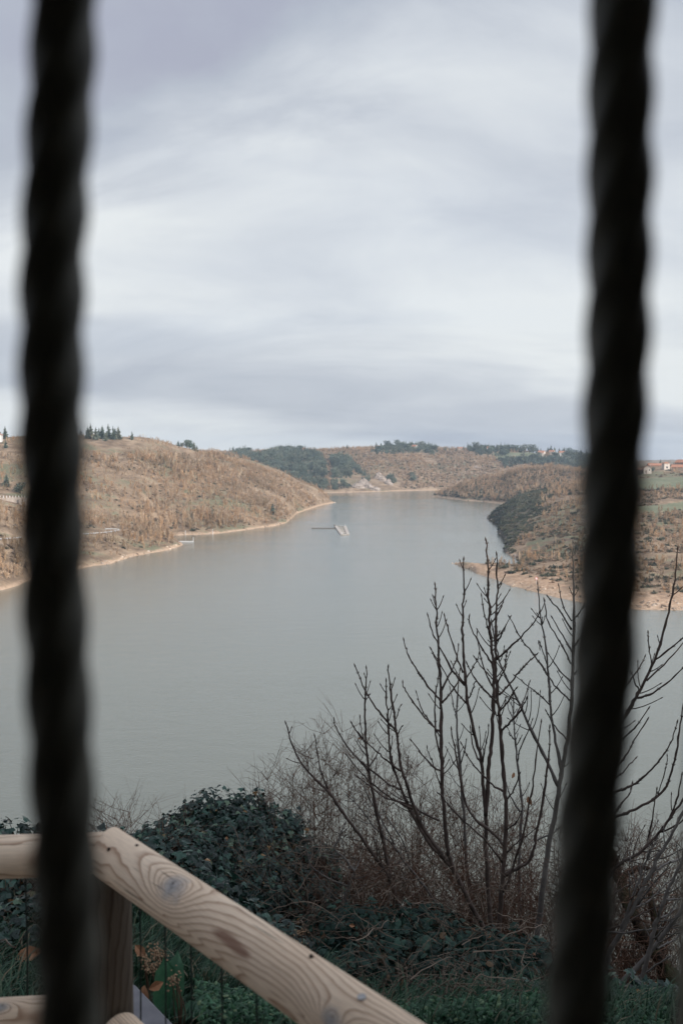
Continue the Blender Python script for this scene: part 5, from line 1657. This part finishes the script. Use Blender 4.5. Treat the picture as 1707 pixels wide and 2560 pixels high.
def tangle(label, region, depth, n_, seed, material):
    """low arching dead stems"""
    rng = np.random.default_rng(seed)
    (x0, y0), (x1, y1) = region
    c_ = at((x0 + x1) / 2, y1, depth)
    gz = EYE + float(near_z(np.array([c_.x]), np.array([c_.y]))[0])
    root = empty('dead_bramble', (c_.x, c_.y, gz), label, 'shrub', 'tangles of dead stems on the bank')
    org = np.array(root.location)
    mb_ = MB(org)
    for i in range(n_):
        dp = depth + rng.normal(0, 0.45)
        ax_, ay_ = rng.uniform(x0, x1), rng.uniform(y0, y1)
        ang = rng.uniform(-0.6, 3.7)
        L = rng.uniform(60, 220)
        bx_, by_ = ax_ + math.cos(ang) * L, ay_ - math.sin(ang) * L * 0.8
        by_ = max(by_, y0 - 30)
        m_ = ((ax_ + bx_) / 2 + rng.normal(0, 25), (ay_ + by_) / 2 - rng.uniform(0, 45))
        d2 = dp + rng.normal(0, 0.3)
        pts_ = smooth_line([np.array(at(ax_, ay_, dp)), np.array(at(*m_, (dp + d2) / 2)), np.array(at(bx_, by_, d2))], 5)
        pts_ = pts_ + rng.normal(0, 0.006, pts_.shape)
        r_ = rng.uniform(0.0015, 0.0038)
        mb_.tube(pts_, np.linspace(r_, r_ * 0.4, len(pts_)), 3)
        for q in range(3):
            j = int(rng.integers(2, len(pts_) - 1))
            mb_.tube([pts_[j], pts_[j] + rng.normal(0, 0.09, 3)], [0.0013, 0.0006], 3, False)
    tag(mb_.build('stems', material, root), None, None, None, 'stuff')


tangle('tangle of dead grey stems below the ivy mound', ((600, 2120), (960, 2400)), 7.0, 170, 501, DRYC)
tangle('tangle of dark bramble stems under the saplings', ((880, 2180), (1330, 2440)), 6.6, 120, 502, DRYC)
tangle('tangle of dead stalks at the edge of the green herbs', ((760, 2330), (1360, 2530)), 5.2, 60, 503, DRYC)
tangle('tangle of brown stalks lying through the green herbs', ((880, 2440), (1400, 2570)), 4.1, 60, 506, DRYC)
tangle('tangle of dead stalks beneath the horizontal rail', ((-20, 2190), (200, 2480)), 4.8, 60, 504, DRYC)
tangle('tangle of brown stems round the mossy trunk', ((1420, 2180), (1720, 2480)), 7.0, 90, 505, CANE)

# twiggy bushes further down the slope
SLOPE = per_copy('slope_twigs', [(0.0, (0.09, 0.052, 0.033)), (0.5, (0.15, 0.085, 0.050)), (1.0, (0.24, 0.13, 0.07))])
sl_src = [bare_tree_src(s, H, sp, k, 0.027, SLOPE) for s, H, sp, k in ((61, 2.6, 0.9, 90), (62, 3.2, 0.8, 100), (63, 2.2, 1.0, 90))]
K = 3600
Ys = RNG.uniform(11, 40, K)
Xs = RNG.uniform(-0.42, 0.46, K) * Ys
Zs = near_z(Xs, Ys) + EYE
ppx, ppy = project(Xs, Ys, Zs + 2.4)
ok = ppy > 2040 + 60 * np.sin(ppx / 90.0)
stuff('slope_bushes', 'orange brown twiggy bushes lower down the bank', np.stack([Xs, Ys, Zs], 1)[ok], RNG.uniform(0.6, 1.1, ok.sum()), RNG.integers(0, 3, ok.sum()), sl_src)

# ------------------------------------------------------------------ leaves
def leaf_copies(mb_, tmpl, faces, pos, nrm, down, size, rng):
    """put copies of a leaf at pos, facing nrm, tip towards down"""
    nrm = nrm / (np.linalg.norm(nrm, axis=1)[:, None] + 1e-9)
    tp = down - nrm * (down * nrm).sum(1)[:, None]
    tp = tp / (np.linalg.norm(tp, axis=1)[:, None] + 1e-9)
    sd = np.cross(tp, nrm)
    t = tmpl[None] * size[:, None, None]
    vs = pos[:, None, :] + sd[:, None, :] * t[..., 0:1] + tp[:, None, :] * t[..., 1:2] + nrm[:, None, :] * t[..., 2:3]
    mb_.bulk(vs, faces)


IVY_T = np.array([(0, 0.12, 0.0), (0, 0.0, -0.03), (0.30, -0.05, -0.06), (0.46, 0.22, -0.10), (0.25, 0.42, 0.0), (0, 1.0, -0.12), (-0.25, 0.42, 0.0), (-0.46, 0.22, -0.10), (-0.30, -0.05, -0.06)])
IVY_F = [(0, 1, 2), (0, 2, 3), (0, 3, 4), (0, 4, 5), (0, 5, 6), (0, 6, 7), (0, 7, 8), (0, 8, 1)]
OVAL_T = np.array([(0, 0, 0), (0.32, 0.32, -0.05), (0.30, 0.68, -0.05), (0, 1, -0.12), (-0.30, 0.68, -0.05), (-0.32, 0.32, -0.05), (0, 0.5, 0.04)])
OVAL_F = [(6, 0, 1), (6, 1, 2), (6, 2, 3), (6, 3, 4), (6, 4, 5), (6, 5, 0)]
IVY = leaf_mat('ivy_leaf', [(0.0, (0.003, 0.010, 0.007)), (0.35, (0.006, 0.020, 0.015)), (0.7, (0.014, 0.042, 0.031)), (0.9, (0.034, 0.082, 0.060)), (0.985, (0.08, 0.125, 0.075)), (0.994, (0.22, 0.12, 0.045)), (1.0, (0.22, 0.12, 0.045))], 0.36, 0.32)
BRAM = leaf_mat('bramble_leaf', [(0.0, (0.006, 0.019, 0.015)), (0.6, (0.014, 0.038, 0.028)), (0.95, (0.028, 0.065, 0.046)), (1.0, (0.16, 0.07, 0.03))], 0.6, 0.2)
HERB = leaf_mat('herb_leaf', [(0.0, (0.011, 0.048, 0.023)), (0.5, (0.025, 0.088, 0.041)), (0.88, (0.060, 0.150, 0.072)), (1.0, (0.15, 0.20, 0.10))], 0.5, 0.35, 0.25)
GRASS = leaf_mat('grass_blade', [(0.0, (0.011, 0.038, 0.020)), (0.5, (0.022, 0.064, 0.034)), (0.85, (0.048, 0.098, 0.054)), (0.95, (0.13, 0.12, 0.075)), (1.0, (0.22, 0.17, 0.11))], 0.55, 0.3, 0.25)
TANL = plain('dry_flower', (0.20, 0.125, 0.075), (0.36, 0.25, 0.16), 40.0, 0.9, 0.1)
DEADL = plain('dead_leaf', (0.20, 0.09, 0.045), (0.34, 0.19, 0.11), 25.0, 0.85, 0.15)


def ivy(label, name, lumps, leaf, tmpl, faces, size, dens, seed, material, stems=40, cat='ivy'):
    rng = np.random.default_rng(seed)
    c0 = at(lumps[0][0], lumps[0][1], lumps[0][2])
    gz = EYE + float(near_z(np.array([c0.x]), np.array([c0.y]))[0])
    root = empty(name, (c0.x, c0.y, gz), label, cat)
    org = np.array(root.location)
    mb_, st = MB(org), MB(org)
    for px_, py_, dp, rx, ry in lumps:
        c_ = np.array(at(px_, py_, dp))
        sx_, sz_ = rx * dp * PXM, ry * dp * PXM
        area = 4 * math.pi * ((sx_ * sx_ * 2 + sz_ * sz_) / 3)
        K = int(area / (size * size * 0.42) * dens)
        d_ = rng.normal(size=(K, 3))
        d_ /= np.linalg.norm(d_, axis=1)[:, None]
        th = np.arctan2(d_[:, 1], d_[:, 0])
        lump = 1 + 0.5 * fbm(th * 2.2 + px_, d_[:, 2] * 3.0, seed, 3) * 2
        shell = np.where(rng.random(K) < 0.7, rng.uniform(0.88, 1.06, K), rng.uniform(0.45, 0.9, K))
        p_ = c_ + d_ * np.stack([np.full(K, sx_), np.full(K, sx_ * 0.85), np.full(K, sz_)], 1) * (lump * shell)[:, None]
        gnd = EYE + near_z(p_[:, 0], p_[:, 1])
        ok = p_[:, 2] > gnd - 0.02
        p_, d2 = p_[ok], d_[ok]
        K = len(p_)
        nrm = d2 * np.array([1, 1, 0.8]) + np.array([0, -0.25, 0.55]) + rng.normal(0, 0.42, (K, 3))
        down = np.array([0, 0, -1.0]) + rng.normal(0, 0.55, (K, 3))
        leaf_copies(mb_, tmpl, faces, p_, nrm, down, size * rng.uniform(0.4, 1.45, K), rng)
        for q in range(max(2, stems // len(lumps))):
            dv = rng.normal(size=3); dv[2] = abs(dv[2]); dv /= np.linalg.norm(dv)
            e_ = c_ + dv * np.array([sx_, sx_ * 0.85, sz_]) * rng.uniform(0.8, 1.05)
            f_ = c_ + np.array([rng.normal(0, 0.05), rng.normal(0, 0.05), -sz_ * 0.9])
            m_ = (e_ + f_) / 2 + rng.normal(0, 0.05, 3)
            st.tube(smooth_line([f_, m_, e_], 4), np.linspace(0.005, 0.0015, 9), 4)
    tag(mb_.build('foliage', material, root), None, None, None, 'stuff')
    st.build('stems', CANE, root)
    return root


ivy('dense dark ivy mound rising in front of the lake behind the rail', 'ivy_mound',
    [(528, 2050, 8.0, 74, 66), (618, 2030, 8.2, 62, 54), (480, 2048, 7.9, 46, 44), (440, 2092, 7.8, 70, 52), (655, 2062, 8.1, 46, 40), (575, 2085, 8.0, 80, 70), (716, 2080, 8.2, 40, 38), (790, 2170, 8.0, 60, 54), (690, 2112, 8.0, 84, 80), (560, 2150, 7.7, 150, 105), (400, 2120, 7.6, 80, 58), (735, 2195, 7.8, 95, 100), (455, 2200, 7.2, 140, 105), (610, 2245, 7.3, 150, 110), (760, 2290, 7.4, 110, 90)],
    None, IVY_T, IVY_F, 0.042, 1.15, 601, IVY, 110)
ivy('larger leaved ivy climbing just behind the rail corner', 'ivy_bush',
    [(350, 2150, 6.0, 75, 62), (430, 2205, 5.7, 95, 85), (520, 2270, 5.5, 95, 80), (600, 2330, 5.3, 80, 60), (330, 2250, 5.4, 90, 90), (270, 2110, 6.6, 60, 38), (690, 2360, 5.6, 80, 55)],
    None, IVY_T, IVY_F, 0.055, 0.9, 602, IVY, 40)
ivy('ivy clump at the frame edge above the horizontal rail', 'ivy_bush',
    [(30, 2110, 5.6, 70, 62), (-60, 2120, 5.4, 80, 70), (110, 2110, 5.9, 60, 45), (190, 2120, 6.2, 70, 38)],
    None, IVY_T, IVY_F, 0.055, 0.95, 603, IVY, 30)
ivy('dark ivy carpet under the horizontal rail beside the post', 'ivy_carpet',
    [(40, 2230, 4.9, 110, 85), (-70, 2250, 4.8, 110, 90), (150, 2250, 4.9, 110, 85), (60, 2330, 4.4, 130, 80), (200, 2330, 4.5, 90, 70), (-60, 2400, 4.1, 110, 70), (-260, 2230, 5.2, 150, 90), (-430, 2260, 5.2, 150, 90), (-620, 2250, 5.4, 160, 95), (-240, 2400, 4.4, 120, 70)],
    None, IVY_T, IVY_F, 0.048, 0.7, 604, IVY, 40)
ivy('dark bramble leaves on the bank under the saplings', 'bramble_patch',
    [(905, 2340, 6.5, 130, 75), (1040, 2335, 6.6, 120, 62), (1150, 2370, 6.2, 110, 62), (1250, 2395, 5.9, 110, 58), (1010, 2410, 5.7, 140, 62), (1340, 2420, 5.7, 90, 60), (870, 2430, 5.5, 110, 60), (1180, 2440, 5.3, 130, 50)],
    None, OVAL_T, OVAL_F, 0.050, 1.0, 605, BRAM, 60, 'bramble')
ivy('glossy ivy leaves at the foot of the grey saplings', 'ivy_bush',
    [(1400, 2530, 4.4, 80, 55), (1310, 2500, 4.8, 70, 45), (1560, 2500, 4.7, 75, 62), (1640, 2520, 4.8, 80, 66), (1500, 2540, 4.5, 90, 70), (1700, 2540, 4.7, 80, 80), (1590, 2570, 4.3, 110, 60), (1440, 2480, 5.0, 70, 60)],
    None, IVY_T, IVY_F, 0.062, 0.75, 606, IVY, 40)


# ------------------------------------------------------------------ grass and herbs
def blade_field(name, label, regions, material, seed):
    rng = np.random.default_rng(seed)
    mb_ = MB()
    for (x0, x1), (y0, y1), K, h0, h1 in regions:
        yy = rng.uniform(y0, y1, K)
        xx = rng.uniform(x0, x1, K) * yy
        cl_ = fbm(xx * 3.0, yy * 3.0, seed, 3)
        ok = cl_ > -0.12
        xx, yy = xx[ok], yy[ok]
        K2 = len(xx)
        z0 = EYE + near_z(xx, yy)
        h_ = rng.uniform(h0, h1, K2)
        a_ = rng.normal(-0.4, 1.1, K2)
        bend = rng.uniform(0.15, 0.8, K2) * h_
        w_ = rng.uniform(0.0022, 0.0045, K2)
        dx, dy = np.cos(a_), np.sin(a_)
        px_, py_ = -dy * w_, dx * w_
        rows = []
        for t, wf in ((0, 1.0), (0.4, 0.95), (0.75, 0.65)):
            cx, cy, cz = xx + dx * bend * t ** 2, yy + dy * bend * t ** 2, z0 + h_ * (t - 0.25 * t ** 3)
            rows.append(np.stack([cx - px_ * wf, cy - py_ * wf, cz], 1))
            rows.append(np.stack([cx + px_ * wf, cy + py_ * wf, cz], 1))
        rows.append(np.stack([xx + dx * bend, yy + dy * bend, z0 + h_ * 0.75], 1))
        mb_.bulk(np.stack(rows, 1), [(0, 1, 3, 2), (2, 3, 5, 4), (4, 5, 6)])
    return tag(mb_.build(name, material), label, None, None, 'stuff')


blade_field('grass', 'long dark green grass between the fence and the ivy', [((-0.26, -0.02), (2.75, 3.5), 3200, 0.05, 0.14), ((-0.26, -0.02), (3.5, 4.8), 7500, 0.10, 0.30), ((-0.42, -0.26), (2.6, 4.6), 6000, 0.08, 0.26), ((-1.3, -0.42), (2.1, 4.8), 16000, 0.06, 0.24), ((0.42, 1.0), (2.4, 5.0), 9000, 0.06, 0.24), ((0.0, 0.28), (3.0, 5.0), 2600, 0.06, 0.20), ((0.22, 0.42), (2.7, 4.3), 1800, 0.06, 0.20)], GRASS, 701)


def herb_field(name, label, regions, seed):
    rng = np.random.default_rng(seed)
    mb_ = MB()
    for (x0, x1), (y0, y1), K, hh, size in regions:
        yy = rng.uniform(y0, y1, K)
        xx = rng.uniform(x0, x1, K) * yy
        lump = fbm(xx * 2.4, yy * 2.4, seed, 3)
        ok = lump > -0.10 + 0.16 * np.clip((yy - 3.3) / 0.7, -0.5, 1) + rng.normal(0, 0.05, len(yy))
        xx, yy, lump = xx[ok], yy[ok], lump[ok]
        K2 = len(xx)
        z0 = EYE + near_z(xx, yy) + hh * (0.25 + 0.75 * rng.random(K2)) * (0.7 + 1.6 * lump)
        p_ = np.stack([xx, yy, z0], 1)
        nrm = np.array([0, -0.3, 1.0]) + rng.normal(0, 0.5, (K2, 3))
        down = rng.normal(0, 1, (K2, 3))
        leaf_copies(mb_, OVAL_T * np.array([0.8, 1, 1]), OVAL_F, p_, nrm, down, size * rng.uniform(0.6, 1.3, K2), rng)
    return tag(mb_.build(name, HERB), label, None, None, 'stuff')


herb_field('herbs', 'bright green low herbs covering the ground outside the fence', [((-0.15, -0.02), (3.0, 4.0), 9000, 0.14, 0.019), ((0.06, 0.22), (3.1, 4.1), 5200, 0.12, 0.022), ((0.02, 0.07), (4.2, 4.7), 1500, 0.16, 0.018), ((0.0, 0.34), (2.7, 3.4), 4500, 0.1, 0.018)], 711)
for L_, (px_, py_, dp) in enumerate(((975, 2440, 4.9),)):
    pass

# broad dock plant
DOCK, N, b = mat('dock_leaf', 0.45, 0.4)
nz = N.noise(N.n('ShaderNodeTexCoord').outputs['Object'], 14.0, 4, 0.6)
N.put(b.inputs['Base Color'], N.ramp(nz, [(0.3, (0.022, 0.085, 0.042)), (0.7, (0.060, 0.160, 0.080))]))
bump(N, b, nz, 0.4, 0.01)


def broad_leaf(mb_, base, dirv, length, width, droop, roll=0.0):
    d_ = np.array(dirv, float); d_ /= np.linalg.norm(d_)
    sd = np.cross(d_, (0, 0, 1)); sd /= np.linalg.norm(sd)
    n_ = 9
    vs = []
    for i in range(n_):
        t = i / (n_ - 1)
        w_ = width * math.sin(math.pi * min(t * 0.93 + 0.05, 1)) ** 0.75 * (1 - 0.25 * t)
        c_ = np.array(base) + d_ * length * t + np.array([0, 0, -droop * length * t * t])
        for s_, lift in ((-1, 0.22), (-0.5, 0.06), (0, -0.03), (0.5, 0.06), (1, 0.22)):
            wav = 0.012 * math.sin(t * 15 + s_ * 3)
            vs.append(c_ + sd * w_ * 0.5 * s_ + np.array([0, 0, lift * w_ * 0.5 + wav * abs(s_)]))
    fs = [(i * 5 + j, i * 5 + j + 1, (i + 1) * 5 + j + 1, (i + 1) * 5 + j) for i in range(n_ - 1) for j in range(4)]
    mb_.add(vs, fs)


d0 = on_level(415, 2550, EYE - 1.84)
gz = EYE + float(near_z(np.array([d0.x]), np.array([d0.y]))[0])
root = empty('dock_plant', (d0.x, d0.y, gz), 'broad leaved green dock plant beside the grey kerb', 'plant')
for dx, dy, up_, ln, wd, dr in ((-0.05, 0.2, 1.0, 0.22, 0.075, 0.1), (0.10, 0.25, 1.1, 0.25, 0.085, 0.15), (0.55, 0.1, 0.75, 0.22, 0.10, 0.5), (0.7, -0.15, 0.35, 0.20, 0.085, 0.4), (-0.5, 0.1, 0.4, 0.16, 0.07, 0.4), (0.25, -0.5, 0.5, 0.18, 0.08, 0.5), (0.9, 0.3, 0.5, 0.20, 0.07, 0.5)):
    mb_ = MB(np.array(root.location))
    broad_leaf(mb_, (d0.x + dx * 0.04, d0.y + dy * 0.04, gz), (dx, dy, up_), ln * 1.15, wd * 1.15, dr)
    mb_.build('leaf', DOCK, root, True)

# dry flower heads
g5 = 'dry brown flower heads between the fence and the ivy'


def dry_flower(px, py, depth, wpx, hpx, label, seed, balls=60):
    rng = np.random.default_rng(seed)
    c_ = np.array(at(px, py, depth))
    gz = EYE + float(near_z(np.array([c_[0]]), np.array([c_[1]]))[0])
    root = empty('dry_flower', (c_[0], c_[1], gz), label, 'flower', g5)
    org = np.array(root.location)
    hd, st = MB(org), MB(org)
    foot = np.array([c_[0] + 0.02, c_[1], gz])
    w_, h_ = wpx * depth * PXM, hpx * depth * PXM
    for q in range(7):
        a_ = c_ + np.array([rng.uniform(-.5, .5) * w_, rng.uniform(-.4, .4) * w_, rng.uniform(-.5, .5) * h_])
        st.tube(smooth_line([foot, (foot + a_) / 2 + rng.normal(0, 0.01, 3), a_], 3), np.linspace(0.0022, 0.0012, 7), 4)
        for z in range(balls // 7):
            p_ = a_ + rng.normal(0, 0.011, 3)
            r_ = rng.uniform(0.003, 0.0055)
            v8 = np.array([(0, 0, r_), (r_, 0, 0), (0, r_, 0), (-r_, 0, 0), (0, -r_, 0), (0, 0, -r_)]) * rng.uniform(0.7, 1.3, (6, 1))
            hd.add(p_ + v8, [(0, 1, 2), (0, 2, 3), (0, 3, 4), (0, 4, 1), (5, 2, 1), (5, 3, 2), (5, 4, 3), (5, 1, 4)])
    st.build('stalks', CANE, root)
    hd.build('seed_heads', TANL, root)


dry_flower(400, 2382, 3.35, 50, 50, 'broad dry brown flower head beside the fence post', 801, 110)
dry_flower(373, 2412, 3.3, 30, 30, 'smaller dry brown flower head below the broad one', 802, 60)
dry_flower(432, 2448, 3.15, 20, 26, 'narrow dry brown flower head above the dock leaves', 803, 40)
dry_flower(750, 2345, 5.2, 30, 40, 'dry brown flower head just above the slanting rail', 804, 60)

# fallen and hanging dead leaves
g6 = 'single dead leaves'


def dead_leaf(px, py, depth, size, nrm, tipd, label, ground_it=False):
    c_ = np.array(at(px, py, depth))
    mb_ = MB(c_)
    t = np.array([(0, 0, 0), (0.22, 0.25, 0.10), (0.30, 0.55, 0.12), (0.12, 0.85, 0.05), (0, 1.0, -0.05), (-0.12, 0.85, 0.05), (-0.30, 0.55, 0.12), (-0.22, 0.25, 0.10), (0, 0.35, -0.02), (0, 0.7, 0.0)])
    fs = [(0, 1, 8), (1, 2, 9, 8), (2, 3, 9), (3, 4, 9), (4, 5, 9), (5, 6, 9), (6, 7, 8, 9), (7, 0, 8)]
    leaf_copies(mb_, t, fs, c_[None], np.array([nrm], float), np.array([tipd], float), np.array([size]), RNG)
    o = mb_.build('dead_leaf', DEADL, None, False, tuple(c_))
    return tag(o, label, 'leaf', g6)


dead_leaf(338, 2362, 3.4, 0.055, (0.2, -1, 0.5), (0.5, 0, -0.6), 'curled tan dead leaf caught against the fence post')
dead_leaf(362, 2462, 3.1, 0.085, (-0.3, -1, 0.5), (0.15, 0.2, -1), 'long tan dead leaf lying behind the first wire')
dead_leaf(372, 2474, 3.1, 0.05, (0.4, -1, 0.5), (0.6, 0.2, 0.2), 'rust red dead leaf beside the long tan leaf')
dead_leaf(345, 2505, 3.0, 0.06, (0.1, -0.9, 0.7), (0.4, 0.1, -0.8), 'pale dead leaf lying over the kerb edge')
dead_leaf(38, 2398, 4.0, 0.11, (0.1, -0.7, 0.9), (1, 0.2, 0.35), 'large russet dead leaf in the ivy under the horizontal rail')
dead_leaf(1284, 1930, 8.1, 0.055, (0.5, -1, 0.1), (-0.5, 0, -1), 'withered leaf hanging from the faint grey sapling')
dead_leaf(1318, 1990, 6.8, 0.065, (-0.6, -1, 0.1), (0.6, 0, -1), 'withered leaf hanging beside the candlestick sapling')
dead_leaf(566, 2090, 7.3, 0.036, (0, -1, 0.3), (0.2, 0, -1), 'orange dead leaf stuck on the ivy mound')
dead_leaf(895, 1846, 8.2, 0.028, (0, -1, 0.2), (0.8, 0, 0.1), 'orange leaf on the tallest bramble bush')
dead_leaf(872, 2312, 6.3, 0.040, (0, -1, 0.5), (0.9, 0, -0.2), 'orange dead leaf lying in the bramble tangle')
dead_leaf(1075, 2535, 3.9, 0.045, (0.2, -0.6, 0.8), (0.8, 0.2, 0.3), 'pale green grey leaf lying on the herbs')

# ------------------------------------------------------------------ the air over the valley
hz = bpy.data.materials.new('valley_air')
hz.use_nodes = True
ht = hz.node_tree
for n in list(ht.nodes):
    ht.nodes.remove(n)
H_ = NT(ht)
pvn = H_.n('ShaderNodeVolumePrincipled', ins={'Color': (0.68, 0.84, 1.0, 1), 'Density': 0.00014, 'Anisotropy': 0.2})
H_.n('ShaderNodeOutputMaterial', ins={'Volume': pvn.outputs[0]})
mb_ = MB()
mb_.box((-4000, -30, -12), (4000, 3000, 95))
tag(mb_.build('haze', hz), 'thin pale haze over the lake and far hills', None, None, 'stuff')
